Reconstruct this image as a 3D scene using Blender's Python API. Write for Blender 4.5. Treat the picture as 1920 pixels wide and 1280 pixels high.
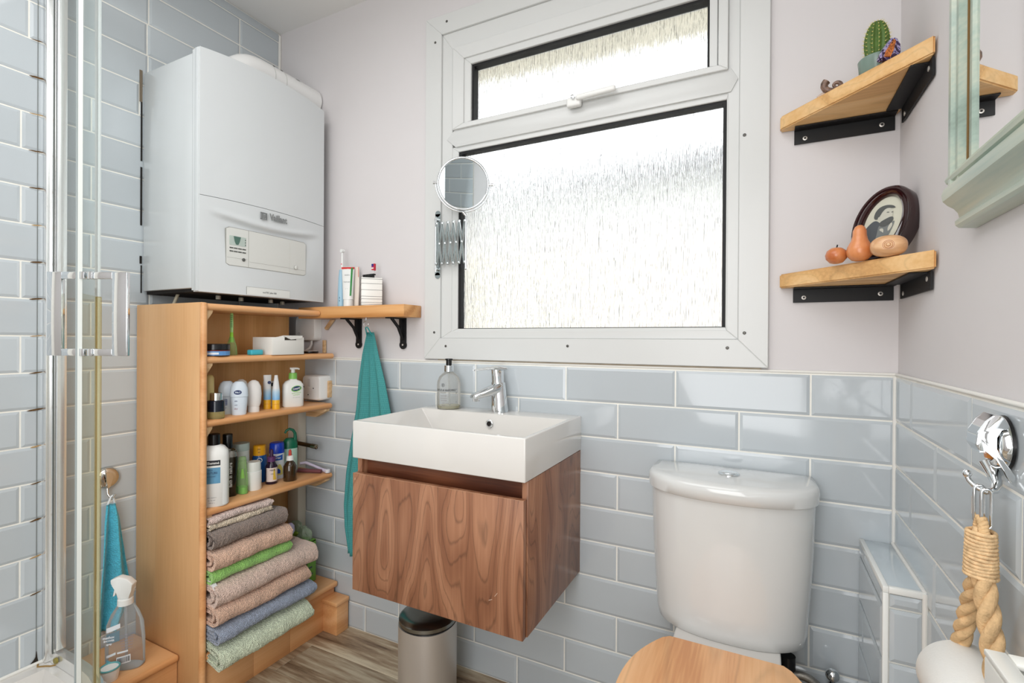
import bpy, bmesh, math, random
from mathutils import Vector, Matrix
random.seed(7)
S = bpy.context.scene
for o in list(bpy.data.objects): bpy.data.objects.remove(o)
COL = S.collection
PI = math.pi
# ------------------------------------------------------------ camera
CAMH = 1.10325; YAW = -0.4669; PITCH = -0.0031; ROLL = 0.006; FPX = 927.1
cd = bpy.data.cameras.new('camera'); cam = bpy.data.objects.new('camera', cd); COL.objects.link(cam)
Fv = Vector((math.sin(YAW)*math.cos(PITCH), math.cos(YAW)*math.cos(PITCH), math.sin(PITCH)))
R0 = Vector((math.cos(YAW), -math.sin(YAW), 0)); U0 = R0.cross(Fv)
Rv = R0*math.cos(ROLL)+U0*math.sin(ROLL); Uv = U0*math.cos(ROLL)-R0*math.sin(ROLL)
M = Matrix.Identity(4)
for i in range(3): M[i][0] = Rv[i]; M[i][1] = Uv[i]; M[i][2] = -Fv[i]; M[i][3] = (0, 0, CAMH)[i]
cam.matrix_world = M
cd.sensor_width = 36; cd.lens = FPX/1920*36; cd.clip_start = 0.01
S.camera = cam
# ------------------------------------------------------------ world, lights, exposure
W = bpy.data.worlds.new('sky'); S.world = W; W.use_nodes = True
W.node_tree.nodes['Background'].inputs[0].default_value = (0.93, 0.97, 1.0, 1)
W.node_tree.nodes['Background'].inputs[1].default_value = 3.2
S.view_settings.view_transform = 'Standard'; S.view_settings.look = 'None'
S.view_settings.gamma = 1; S.view_settings.use_curve_mapping = False
S.view_settings.exposure = 0.0
def area(name, loc, target, sx, sy, power, color):
    l = bpy.data.lights.new(name, 'AREA'); l.shape = 'RECTANGLE'; l.size = sx; l.size_y = sy; l.energy = power; l.color = color
    o = bpy.data.objects.new(name, l); COL.objects.link(o); o.location = loc
    o.rotation_euler = (Vector(target)-Vector(loc)).to_track_quat('-Z', 'Y').to_euler(); return o
area('ceiling_fill', (-0.75, 0.1, 2.33), (-0.75, 0.1, 0), 1.5, 1.2, 16.5, (0.985, 0.99, 1.0))  # soft fill added under the ceiling, no fitting in view
area('photographer_softbox', (-0.22, -0.72, 1.25), (-1.25, 1.2, 0.75), 0.9, 1.5, 22, (0.98, 0.99, 1.0))

# ------------------------------------------------------------ helpers
def sc(r, g, b):
    f = lambda c: (c/255/12.92) if c/255 <= 0.04045 else ((c/255+0.055)/1.055)**2.4
    return (f(r), f(g), f(b), 1)
def mat(name, col, rough=0.5, metal=0.0, trans=0.0, ior=1.45, coat=0.0, spec=0.5, bump=None, vary=None, emis=None, alpha=1.0, sss=0.0):
    m = bpy.data.materials.new(name); m.use_nodes = True; nt = m.node_tree; b = nt.nodes['Principled BSDF']
    b.inputs['Base Color'].default_value = col; b.inputs['Roughness'].default_value = rough; b.inputs['Metallic'].default_value = metal
    b.inputs['Transmission Weight'].default_value = trans; b.inputs['IOR'].default_value = ior; b.inputs['Coat Weight'].default_value = coat
    b.inputs['Specular IOR Level'].default_value = spec; b.inputs['Alpha'].default_value = alpha
    tc = nt.nodes.new('ShaderNodeTexCoord')
    if vary:   # (scale, amount, stretch vec)
        n = nt.nodes.new('ShaderNodeTexNoise'); mp = nt.nodes.new('ShaderNodeMapping'); mp.inputs['Scale'].default_value = vary[2]
        n.inputs['Scale'].default_value = vary[0]; n.inputs['Detail'].default_value = 5
        nt.links.new(tc.outputs['Object'], mp.inputs[0]); nt.links.new(mp.outputs[0], n.inputs[0])
        r = nt.nodes.new('ShaderNodeValToRGB'); a = vary[1]
        r.color_ramp.elements[0].position = .3; r.color_ramp.elements[1].position = .7
        r.color_ramp.elements[0].color = tuple(c*(1-a) for c in col[:3])+(1,); r.color_ramp.elements[1].color = tuple(min(1, c*(1+a)) for c in col[:3])+(1,)
        nt.links.new(n.outputs[0], r.inputs[0]); nt.links.new(r.outputs[0], b.inputs['Base Color'])
    if bump:   # (scale, strength, distance, stretch)
        n = nt.nodes.new('ShaderNodeTexNoise'); mp = nt.nodes.new('ShaderNodeMapping'); mp.inputs['Scale'].default_value = bump[3] if len(bump) > 3 else (1, 1, 1)
        n.inputs['Scale'].default_value = bump[0]; n.inputs['Detail'].default_value = 4
        nt.links.new(tc.outputs['Object'], mp.inputs[0]); nt.links.new(mp.outputs[0], n.inputs[0])
        bp = nt.nodes.new('ShaderNodeBump'); bp.inputs['Strength'].default_value = bump[1]; bp.inputs['Distance'].default_value = bump[2]
        nt.links.new(n.outputs[0], bp.inputs['Height']); nt.links.new(bp.outputs[0], b.inputs['Normal'])
    return m
def wood(name, c1, c2, c3, axis='z', scale=9, rings=7, rough=0.4, stretch=9, bumpd=0.0004, coat=0.0, contrast=(0.35, .5, .68), lines=0.0, lrings=2.0):
    """grain from the contour lines of a stretched low-frequency noise"""
    m = bpy.data.materials.new(name); m.use_nodes = True; nt = m.node_tree; N = nt.nodes; L = nt.links; b = N['Principled BSDF']
    b.inputs['Roughness'].default_value = rough; b.inputs['Coat Weight'].default_value = coat; b.inputs['Coat Roughness'].default_value = .15
    tc = N.new('ShaderNodeTexCoord'); mp = N.new('ShaderNodeMapping')
    s = {'x': (1/stretch, 1, 1), 'y': (1, 1/stretch, 1), 'z': (1, 1, 1/stretch)}[axis]; mp.inputs['Scale'].default_value = s
    L.new(tc.outputs['Object'], mp.inputs[0])
    n = N.new('ShaderNodeTexNoise'); n.inputs['Scale'].default_value = scale; n.inputs['Detail'].default_value = 1.5; n.inputs['Roughness'].default_value = .4; L.new(mp.outputs[0], n.inputs[0])
    mu = N.new('ShaderNodeMath'); mu.operation = 'MULTIPLY'; mu.inputs[1].default_value = rings*6.283; L.new(n.outputs[0], mu.inputs[0])
    si = N.new('ShaderNodeMath'); si.operation = 'SINE'; L.new(mu.outputs[0], si.inputs[0])
    mr = N.new('ShaderNodeMapRange'); mr.inputs[1].default_value = -1; mr.inputs[2].default_value = 1; L.new(si.outputs[0], mr.inputs[0])
    mp2 = N.new('ShaderNodeMapping'); mp2.inputs['Scale'].default_value = tuple(1 if v == 1 else 0.04 for v in s); L.new(tc.outputs['Object'], mp2.inputs[0])
    n2 = N.new('ShaderNodeTexNoise'); n2.inputs['Scale'].default_value = 160; n2.inputs['Detail'].default_value = 3; L.new(mp2.outputs[0], n2.inputs[0])
    n3 = N.new('ShaderNodeTexNoise'); n3.inputs['Scale'].default_value = scale*1.5; n3.inputs['Detail'].default_value = 3; L.new(mp.outputs[0], n3.inputs[0])
    a1 = N.new('ShaderNodeMath'); a1.operation = 'MULTIPLY_ADD'; a1.inputs[1].default_value = .28; L.new(mr.outputs[0], a1.inputs[0])
    a0 = N.new('ShaderNodeMath'); a0.operation = 'MULTIPLY'; a0.inputs[1].default_value = .38; L.new(n2.outputs[0], a0.inputs[0]); L.new(a0.outputs[0], a1.inputs[2])
    a2 = N.new('ShaderNodeMath'); a2.operation = 'MULTIPLY_ADD'; a2.inputs[1].default_value = .38; L.new(n3.outputs[0], a2.inputs[0]); L.new(a1.outputs[0], a2.inputs[2])
    r = N.new('ShaderNodeValToRGB'); e = r.color_ramp.elements; e[0].position = contrast[0]; e[0].color = c1; e[1].position = contrast[2]; e[1].color = c3
    q = r.color_ramp.elements.new(contrast[1]); q.color = c2
    L.new(a2.outputs[0], r.inputs[0]); L.new(r.outputs[0], b.inputs['Base Color'])
    if lines:   # thin dark growth lines along the same contours, broken up by the fibre noise
        j = N.new('ShaderNodeMath'); j.operation = 'MULTIPLY_ADD'; j.inputs[1].default_value = .012; L.new(n2.outputs[0], j.inputs[0]); L.new(n.outputs[0], j.inputs[2])
        g = N.new('ShaderNodeMath'); g.operation = 'MULTIPLY'; g.inputs[1].default_value = rings*lrings; L.new(j.outputs[0], g.inputs[0])
        pg = N.new('ShaderNodeMath'); pg.operation = 'PINGPONG'; pg.inputs[1].default_value = .5; L.new(g.outputs[0], pg.inputs[0])
        k = N.new('ShaderNodeMapRange'); k.inputs[1].default_value = 0; k.inputs[2].default_value = .13; k.inputs[3].default_value = 1-lines; k.inputs[4].default_value = 1; L.new(pg.outputs[0], k.inputs[0])
        vm = N.new('ShaderNodeVectorMath'); vm.operation = 'SCALE'; L.new(r.outputs[0], vm.inputs[0]); L.new(k.outputs[0], vm.inputs['Scale']); L.new(vm.outputs[0], b.inputs['Base Color'])
    bp = N.new('ShaderNodeBump'); bp.inputs['Strength'].default_value = .35; bp.inputs['Distance'].default_value = bumpd; L.new(a2.outputs[0], bp.inputs['Height']); L.new(bp.outputs[0], b.inputs['Normal'])
    return m
def terry(name, col, scale=360, amt=.15, dist=.0042):
    m = bpy.data.materials.new(name); m.use_nodes = True; nt = m.node_tree; N = nt.nodes; L = nt.links; b = N['Principled BSDF']
    b.inputs['Roughness'].default_value = 1; b.inputs['Specular IOR Level'].default_value = .1; b.inputs['Sheen Weight'].default_value = .35; b.inputs['Sheen Roughness'].default_value = .5
    tc = N.new('ShaderNodeTexCoord'); v = N.new('ShaderNodeTexVoronoi'); v.inputs['Scale'].default_value = scale; L.new(tc.outputs['Object'], v.inputs[0])
    n = N.new('ShaderNodeTexNoise'); n.inputs['Scale'].default_value = scale*.35; n.inputs['Detail'].default_value = 4; L.new(tc.outputs['Object'], n.inputs[0])
    r = N.new('ShaderNodeValToRGB'); r.color_ramp.elements[0].position = .3; r.color_ramp.elements[1].position = .7
    r.color_ramp.elements[0].color = tuple(c*(1-amt) for c in col[:3])+(1,); r.color_ramp.elements[1].color = tuple(min(1, c*(1+amt)) for c in col[:3])+(1,)
    L.new(n.outputs[0], r.inputs[0]); L.new(r.outputs[0], b.inputs['Base Color'])
    ad = N.new('ShaderNodeMath'); ad.operation = 'ADD'; L.new(v.outputs[0], ad.inputs[0]); L.new(n.outputs[0], ad.inputs[1])
    bp = N.new('ShaderNodeBump'); bp.inputs['Strength'].default_value = .9; bp.inputs['Distance'].default_value = dist; L.new(ad.outputs[0], bp.inputs['Height']); L.new(bp.outputs[0], b.inputs['Normal'])
    return m
def waffle(name, col, dark, sx, sz):
    """woven grid cloth: u,v come from object x,z"""
    m = bpy.data.materials.new(name); m.use_nodes = True; nt = m.node_tree; N = nt.nodes; L = nt.links; b = N['Principled BSDF']
    b.inputs['Roughness'].default_value = .95; b.inputs['Specular IOR Level'].default_value = .1
    uv = N.new('ShaderNodeUVMap'); se = N.new('ShaderNodeSeparateXYZ'); L.new(uv.outputs[0], se.inputs[0]); outs = []
    for k, s in ((0, sx), (1, sz)):
        q = N.new('ShaderNodeMath'); q.operation = 'MULTIPLY'; q.inputs[1].default_value = s*6.283; L.new(se.outputs[k], q.inputs[0])
        w = N.new('ShaderNodeMath'); w.operation = 'SINE'; L.new(q.outputs[0], w.inputs[0]); outs.append(w)
    mx = N.new('ShaderNodeMath'); mx.operation = 'MAXIMUM'; L.new(outs[0].outputs[0], mx.inputs[0]); L.new(outs[1].outputs[0], mx.inputs[1])
    mr = N.new('ShaderNodeMapRange'); mr.inputs[1].default_value = -.7; mr.inputs[2].default_value = .8; L.new(mx.outputs[0], mr.inputs[0])
    r = N.new('ShaderNodeMix'); r.data_type = 'RGBA'; r.inputs[6].default_value = dark; r.inputs[7].default_value = col
    L.new(mr.outputs[0], r.inputs[0]); L.new(r.outputs[2], b.inputs['Base Color'])
    bp = N.new('ShaderNodeBump'); bp.inputs['Strength'].default_value = .8; bp.inputs['Distance'].default_value = .002; L.new(mr.outputs[0], bp.inputs['Height']); L.new(bp.outputs[0], b.inputs['Normal'])
    return m

def mesh(name, verts, faces, m=None, smooth=False, parent=None):
    me = bpy.data.meshes.new(name); me.from_pydata([tuple(v) for v in verts], [], faces)
    if m:
        for x in (m if isinstance(m, list) else [m]): me.materials.append(x)
    if smooth: me.polygons.foreach_set('use_smooth', [True]*len(me.polygons))
    return link(name, me, parent)
def link(name, me, parent=None):
    o = bpy.data.objects.new(name, me); COL.objects.link(o)
    if parent is not None: adopt(o, parent)
    return o
def adopt(o, parent):
    """children keep world coordinates: a thing's Empty sits at its base, mesh parts sit at the origin"""
    o.parent = parent
    o.matrix_parent_inverse = Matrix.Translation(-parent.location) if parent.type == 'EMPTY' else Matrix.Identity(4)
def fin(bm, name, m, parent=None, smooth=False, angle=None):
    me = bpy.data.meshes.new(name); bmesh.ops.recalc_face_normals(bm, faces=bm.faces[:]); bm.to_mesh(me); bm.free()
    for x in (m if isinstance(m, list) else [m]): me.materials.append(x)
    if smooth or angle:
        me.polygons.foreach_set('use_smooth', [True]*len(me.polygons))
        if angle: me.set_sharp_from_angle(angle=math.radians(angle))
    return link(name, me, parent)
def box(bm, x0, x1, y0, y1, z0, z1, bev=0.0, seg=2):
    t = bmesh.new()
    vs = [t.verts.new((x, y, z)) for z in (z0, z1) for x, y in ((x0, y0), (x1, y0), (x1, y1), (x0, y1))]
    for f in ((0, 3, 2, 1), (4, 5, 6, 7), (0, 1, 5, 4), (1, 2, 6, 5), (2, 3, 7, 6), (3, 0, 4, 7)): t.faces.new([vs[i] for i in f])
    if bev > 0: bmesh.ops.bevel(t, geom=t.edges[:], offset=bev, segments=seg, profile=.5, affect='EDGES')
    merge(bm, t)
def merge(bm, t, mtx=None):
    if mtx is not None: t.transform(mtx)
    me = bpy.data.meshes.new('t'); t.to_mesh(me); t.free(); bm.from_mesh(me); bpy.data.meshes.remove(me)
def B(name, m, dims, parent=None, bev=0.002, seg=2, rot=None, about=None):
    bm = bmesh.new(); box(bm, *dims, bev=bev, seg=seg)
    if rot is not None:
        c = Vector(about if about else ((dims[0]+dims[1])/2, (dims[2]+dims[3])/2, (dims[4]+dims[5])/2))
        bm.transform(Matrix.Translation(c) @ rot @ Matrix.Translation(-c))
    return fin(bm, name, m, parent, angle=35 if bev > 0 else None)
def RZ(a): return Matrix.Rotation(math.radians(a), 4, 'Z')
def RX(a): return Matrix.Rotation(math.radians(a), 4, 'X')
def RY(a): return Matrix.Rotation(math.radians(a), 4, 'Y')
def loft(bm, prof, c, rot=0.0, e=2.0, seg=32, lean=(0, 0)):
    """prof: (z, a, b) rings of superellipse exponent e"""
    rings = []
    for z, a, b_ in prof:
        r = []
        for i in range(seg):
            t = 2*PI*i/seg; ct, st = math.cos(t), math.sin(t)
            x = a*math.copysign(abs(ct)**(2/e), ct); y = b_*math.copysign(abs(st)**(2/e), st)
            x, y = x*math.cos(rot)-y*math.sin(rot), x*math.sin(rot)+y*math.cos(rot)
            r.append(bm.verts.new((c[0]+x+lean[0]*z, c[1]+y+lean[1]*z, c[2]+z)))
        rings.append(r)
    for p, q in zip(rings, rings[1:]):
        for i in range(seg): bm.faces.new((p[i], p[(i+1) % seg], q[(i+1) % seg], q[i]))
    bm.faces.new(rings[0][::-1]); bm.faces.new(rings[-1])
def LA(name, m, prof, c, parent=None, seg=32, e=2.0, rot=0.0, angle=40, ab=None, lean=(0, 0)):
    """lathe from (z, r) or (z, a, b)"""
    bm = bmesh.new(); loft(bm, [(p[0], p[1], p[2] if len(p) > 2 else p[1]*(ab or 1)) for p in prof], c, rot, e, seg, lean)
    return fin(bm, name, m, parent, angle=angle)
def tube(bm, pts, r, seg=12, closed=False):
    pts = [Vector(p) for p in pts]; n = len(pts); rings = []; up = None
    rr = r if isinstance(r, (list, tuple)) else [r]*n
    for i, p in enumerate(pts):
        a = pts[i-1] if (i > 0 or closed) else p; b_ = pts[(i+1) % n] if (i < n-1 or closed) else p
        t = (b_-a).normalized()
        if up is None:
            up = Vector((0, 0, 1)) if abs(t.z) < .9 else Vector((1, 0, 0))
        u = (up-t*up.dot(t)).normalized(); v = t.cross(u); up = u
        rings.append([bm.verts.new(p+u*math.cos(2*PI*k/seg)*rr[i]+v*math.sin(2*PI*k/seg)*rr[i]) for k in range(seg)])
    for i in range(n if closed else n-1):
        p, q = rings[i], rings[(i+1) % n]
        for k in range(seg): bm.faces.new((p[k], p[(k+1) % seg], q[(k+1) % seg], q[k]))
    if not closed: bm.faces.new(rings[0][::-1]); bm.faces.new(rings[-1])
def TU(name, m, pts, r, parent=None, seg=12, closed=False):
    bm = bmesh.new(); tube(bm, pts, r, seg, closed); return fin(bm, name, m, parent, angle=50)
def arc(c, r, a0, a1, n, plane='xz', r2=None):
    out = []
    for i in range(n+1):
        a = math.radians(a0+(a1-a0)*i/n); u, v = r*math.cos(a), (r2 or r)*math.sin(a)
        out.append({'xz': (c[0]+u, c[1], c[2]+v), 'yz': (c[0], c[1]+u, c[2]+v), 'xy': (c[0]+u, c[1]+v, c[2])}[plane])
    return out
def prism(bm, poly, d, axis, t0):
    """poly 2d, extruded along axis ('x','y','z') from t0 by d"""
    f = {'x': lambda u, v, t: (t, u, v), 'y': lambda u, v, t: (u, t, v), 'z': lambda u, v, t: (u, v, t)}[axis]
    a = [bm.verts.new(f(u, v, t0)) for u, v in poly]; b_ = [bm.verts.new(f(u, v, t0+d)) for u, v in poly]; n = len(poly)
    bm.faces.new(a[::-1]); bm.faces.new(b_)
    for i in range(n): bm.faces.new((a[i], a[(i+1) % n], b_[(i+1) % n], b_[i]))
def PR(name, m, poly, axis, t0, d, parent=None, bev=0.0, angle=35):
    bm = bmesh.new(); prism(bm, poly, d, axis, t0)
    if bev: bmesh.ops.bevel(bm, geom=bm.edges[:], offset=bev, segments=2, profile=.5, affect='EDGES')
    return fin(bm, name, m, parent, angle=angle)
def T(name, label, cat, loc=(0, 0, 0), group=None):
    o = bpy.data.objects.new(name, None); o.empty_display_size = .02; COL.objects.link(o); o.location = loc
    return tag(o, label, cat, group)
def tag(o, label=None, cat=None, group=None):
    if label: o['label'] = label
    if cat: o['category'] = cat
    if group: o['group'] = group
    return o
def struct(o): o['kind'] = 'structure'; return o
def text_geo(txt, size, bold=0.0, align='CENTER', sx=1.0):
    c = bpy.data.curves.new('t', 'FONT'); c.body = txt; c.size = size; c.align_x = align; c.align_y = 'CENTER'; c.offset = bold; c.resolution_u = 2
    o = bpy.data.objects.new('t', c); me = bpy.data.meshes.new_from_object(o)
    v = [(p.co.x*sx, p.co.y) for p in me.vertices]; f = [tuple(p.vertices) for p in me.polygons]
    bpy.data.objects.remove(o); bpy.data.meshes.remove(me); bpy.data.curves.remove(c); return v, f
def text_flat(name, txt, size, m, o, right, up, parent, bold=0.0, off=.0006, sx=1.0, align='CENTER', rot90=False):
    v, f = text_geo(txt, size, bold, align, sx); o = Vector(o); r = Vector(right).normalized(); u = Vector(up).normalized(); n = r.cross(u)
    if rot90: r, u = u, -r
    return mesh(name, [o+n*off+r*a+u*b_ for a, b_ in v], f, m, parent=parent)
def text_cyl(name, txt, size, m, c, rad, az, z, parent, bold=0.0, off=.0007, sx=1.0, rot90=False, ab=None, rot=0.0):
    v, f = text_geo(txt, size, bold, 'CENTER', sx); out = []
    for a, b_ in v:
        if rot90: a, b_ = -b_, a
        t = az+a/rad; rr = rad+off
        out.append((c[0]+rr*math.cos(t), c[1]+rr*math.sin(t), z+b_))
    return mesh(name, out, f, m, parent=parent)
def label_cyl(name, m, c, rad, az, half, z0, z1, parent, off=.0004, n=12, shape=None):
    v = []; f = []
    for i in range(n+1):
        t = az-half+2*half*i/n; r = rad+off; zt = z1 if shape is None else z0+(z1-z0)*shape(i/n)
        v += [(c[0]+r*math.cos(t), c[1]+r*math.sin(t), z0), (c[0]+r*math.cos(t), c[1]+r*math.sin(t), zt)]
        if i: f.append((2*i-2, 2*i, 2*i+1, 2*i-1))
    return mesh(name, v, f, m, parent=parent)

# ------------------------------------------------------------ materials
def tile_mat():
    m = mat('glazed_blue_grey_tile', sc(189, 196, 200), rough=.09, coat=.3)
    nt = m.node_tree; N = nt.nodes; L = nt.links; b = N['Principled BSDF']
    oi = N.new('ShaderNodeObjectInfo'); hs = N.new('ShaderNodeHueSaturation'); hs.inputs['Color'].default_value = sc(189, 196, 200)
    mr = N.new('ShaderNodeMapRange'); mr.inputs[3].default_value = .95; mr.inputs[4].default_value = 1.04; L.new(oi.outputs['Random'], mr.inputs[0])
    L.new(mr.outputs[0], hs.inputs['Value']); L.new(hs.outputs[0], b.inputs['Base Color'])
    n = N.new('ShaderNodeTexNoise'); n.inputs['Scale'].default_value = 9; tc = N.new('ShaderNodeTexCoord'); L.new(tc.outputs['Object'], n.inputs[0])
    bp = N.new('ShaderNodeBump'); bp.inputs['Strength'].default_value = .06; bp.inputs['Distance'].default_value = .003; L.new(n.outputs[0], bp.inputs['Height']); L.new(bp.outputs[0], b.inputs['Normal'])
    return m
TILE = tile_mat()
GROUT = mat('white_grout', sc(240, 238, 230), rough=.9, vary=(30, .05, (1, 1, 1)), bump=(300, .3, .001))
PAINT = mat('pale_lilac_grey_paint', sc(216, 212, 212), rough=.75, bump=(160, .12, .0006), vary=(3, .012, (1, 1, 1)))
CEIL = mat('white_ceiling_paint', sc(232, 231, 228), rough=.8, bump=(90, .1, .001))
UPVC = mat('white_upvc', sc(212, 213, 211), rough=.28)
WHITEP = mat('white_plastic', sc(236, 236, 233), rough=.3)
CASE = mat('boiler_white_enamel', sc(211, 215, 216), rough=.22, coat=.3)
PLUMB = mat('offwhite_boiler_fascia', sc(214, 215, 210), rough=.35)
CERAM = mat('white_ceramic', sc(217, 214, 209), rough=.08, coat=.5)
CISTM = mat('warm_white_ceramic', sc(214, 215, 213), rough=.12, coat=.5)
CHROME = mat('chrome', sc(225, 228, 230), rough=.06, metal=1)
ALU = mat('polished_aluminium', sc(238, 239, 238), rough=.24, metal=.75)
STEEL = mat('brushed_steel', sc(216, 211, 205), rough=.42, metal=.7, bump=(60, .2, .0006, (1, 1, 14)))
STEELD = mat('brushed_steel_lid', sc(150, 152, 148), rough=.25, metal=1, bump=(60, .2, .0006, (14, 1, 1)))
BLACK = mat('black_paint', sc(13, 13, 15), rough=.55)
GASK = mat('black_gasket', sc(14, 14, 16), rough=.6)
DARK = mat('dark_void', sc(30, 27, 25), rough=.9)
BEECH = wood('beech_side', sc(212, 160, 108), sc(221, 172, 120), sc(228, 182, 132), 'z', 4, 4, .42, 10, contrast=(.25, .5, .75), lines=.05, lrings=2)
BEECHS = wood('beech_shelf', sc(214, 152, 98), sc(224, 166, 112), sc(232, 178, 126), 'y', 6, 5, .38, 8)
BEECHP = wood('beech_back_panel', sc(212, 160, 98), sc(224, 174, 112), sc(232, 184, 124), 'z', 4, 4, .5, 4)
PINE = wood('pine_shelf', sc(206, 158, 100), sc(224, 178, 118), sc(233, 192, 136), 'x', 7, 6, .5, 6, lines=.12, lrings=3)
OAK = wood('oak_shelf', sc(192, 132, 74), sc(214, 156, 96), sc(224, 170, 112), 'x', 6, 5, .42, 9)
SEATW = wood('seat_wood', sc(208, 144, 92), sc(228, 170, 116), sc(238, 186, 134), 'y', 5, 3, .3, 7, coat=.4, lines=.14, lrings=3)
WALNUT = wood('walnut_veneer', sc(116, 72, 50), sc(144, 97, 70), sc(170, 122, 92), 'z', 7.5, 7, .36, 4.2, contrast=(.24, .47, .74), lines=.36, lrings=4)
WALNUTD = wood('dark_walnut', sc(66, 32, 20), sc(96, 52, 32), sc(120, 70, 44), 'x', 9, 5, .35, 6)
PLY = wood('plywood_edge', sc(190, 150, 104), sc(214, 178, 134), sc(228, 196, 152), 'x', 60, 1, .6, 8)
TURN1 = wood('turned_cherry', sc(190, 104, 54), sc(206, 124, 70), sc(218, 140, 86), 'z', 30, 2, .35, 5, coat=.3)
TURN2 = wood('turned_maple', sc(206, 156, 110), sc(222, 174, 128), sc(232, 190, 146), 'x', 40, 3, .35, 5, coat=.3)
GREENF = wood('distressed_sage_paint', sc(128, 146, 134), sc(156, 174, 162), sc(186, 192, 174), 'y', 10, 2, .35, 6, coat=.3, contrast=(.25, .5, .72))
MIRROR = mat('mirror_silver', (.92, .93, .93, 1), rough=.01, metal=1)
BLKPL = mat('glossy_black_plastic', sc(18, 18, 20), rough=.2)
def C_(n, r, g, b, rough=.35, **k): return mat(n, sc(r, g, b), rough=rough, **k)
def glassy(name, tint, alpha=.25, rough=.03, ior=1.25):
    """thin clear plastic or glass: mostly see-through with a glossy skin"""
    m = bpy.data.materials.new(name); m.use_nodes = True; nt = m.node_tree; N = nt.nodes; L = nt.links
    for n in list(N): N.remove(n)
    out = N.new('ShaderNodeOutputMaterial'); tr = N.new('ShaderNodeBsdfTransparent'); tr.inputs[0].default_value = tuple(c**.3 for c in tint[:3])+(1,)
    pb = N.new('ShaderNodeBsdfPrincipled'); pb.inputs['Base Color'].default_value = tint; pb.inputs['Roughness'].default_value = rough
    fr = N.new('ShaderNodeFresnel'); fr.inputs[0].default_value = ior
    ad = N.new('ShaderNodeMath'); ad.operation = 'ADD'; ad.use_clamp = True; ad.inputs[1].default_value = alpha; L.new(fr.outputs[0], ad.inputs[0])
    mx = N.new('ShaderNodeMixShader'); L.new(ad.outputs[0], mx.inputs[0]); L.new(tr.outputs[0], mx.inputs[1]); L.new(pb.outputs[0], mx.inputs[2]); L.new(mx.outputs[0], out.inputs[0])
    return m
# ------------------------------------------------------------ the room
XL, XR, YB, YF, HC = -1.8161, 0.2806, 1.418, -1.0, 2.381
P, TW = 0.103, 0.3189
TT = 1.0237
TH = 0.006                      # tile thickness in front of the painted plane is already at YB etc.
WX0, WX1, WZ0, WZ1 = -0.99, -0.045, 1.105, 2.15   # window opening
# the tiled faces are the measured planes; the painted wall sits 8 mm behind them
bm = bmesh.new(); y0, y1 = YB+.002, YB+.16
for d in ((XL-.1, WX0, y0, y1, 0, HC), (WX1, XR+.1, y0, y1, 0, HC), (WX0, WX1, y0, y1, 0, WZ0), (WX0, WX1, y0, y1, WZ1, HC)): box(bm, *d)
wall_back = struct(fin(bm, 'wall_back', PAINT))
wall_left = struct(B('wall_left', PAINT, (XL-.1, XL-.004, YF, YB+.002, 0, HC), bev=0))
wall_right = struct(B('wall_right', PAINT, (XR+.002, XR+.1, YF, YB+.002, 0, HC), bev=0))
wall_front = struct(B('wall_front', PAINT, (XL-.1, XR+.1, YF-.1, YF, 0, HC), bev=0))
struct(B('ceiling', CEIL, (XL-.1, XR+.1, YF-.1, YB+.16, HC, HC+.08), bev=0))
floor = struct(B('floor', C_('floor_underlay', 60, 50, 42, .9), (XL-.1, XR+.1, YF-.1, YB+.16, -.06, -.004), bev=0))

_cache = {}
def tile_me(w, h):
    k = (round(w, 4), round(h, 4))
    if k in _cache: return _cache[k]
    g = .0021; b = min(.0068, w*.3, h*.3); a, c = w/2-g, h/2-g
    v = [(-a, -c, 0), (a, -c, 0), (a, c, 0), (-a, c, 0), (-a, -c, .0022), (a, -c, .0022), (a, c, .0022), (-a, c, .0022),
         (-a+b, -c+b, 0.0046), (a-b, -c+b, 0.0046), (a-b, c-b, 0.0046), (-a+b, c-b, 0.0046)]
    f = [(8, 9, 10, 11)]
    for i in range(4):
        j = (i+1) % 4; f += [(i, j, 4+j, 4+i), (4+i, 4+j, 8+j, 8+i)]
    me = bpy.data.meshes.new('tile'); me.from_pydata(v, [], f); me.materials.append(TILE); _cache[k] = me; return me
def tile(parent, mtx, w, h):
    o = bpy.data.objects.new('tile', tile_me(w, h)); COL.objects.link(o); o.parent = parent
    if parent.type == 'EMPTY': o.matrix_parent_inverse = Matrix.Translation(-parent.location)
    o.matrix_basis = mtx
def face_m(kind, u, z, plane):
    """tile centre at wall coordinate u, height z on a plane"""
    r, n, o = {'back': ((1, 0, 0), (0, -1, 0), (u, plane, z)), 'left': ((0, 1, 0), (1, 0, 0), (plane, u, z)), 'right': ((0, -1, 0), (-1, 0, 0), (plane, u, z)), 'front': ((-1, 0, 0), (0, 1, 0), (u, plane, z))}[kind]
    m = Matrix.Identity(4)
    for i in range(3): m[i][0] = r[i]; m[i][1] = (0, 0, 1)[i]; m[i][2] = n[i]; m[i][3] = o[i]
    return m
def rows(ztop, zbot):
    out = []; z = ztop; k = 0
    while z-zbot > .012:
        z2 = max(z-P, zbot); out.append((k, z2, z)); z = z2; k += 1
    return out
def cuts(u0, u1, joints):
    js = [j for j in joints if u0+.03 < j < u1-.03]; e = [u0]+sorted(js)+[u1]; return list(zip(e, e[1:]))
def tile_face(parent, kind, u0, u1, ztop, zbot, plane, off, skip=None, extra=None):
    for k, za, zb in rows(ztop, zbot):
        js = [off+(k % 2)*TW/2+i*TW for i in range(-12, 14)]
        if extra and k in extra: js = extra[k]
        for a, b in cuts(u0, u1, js):
            if skip and skip(a, b, za, zb): continue
            tile(parent, face_m(kind, (a+b)/2, (za+zb)/2, plane), b-a, zb-za)
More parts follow.
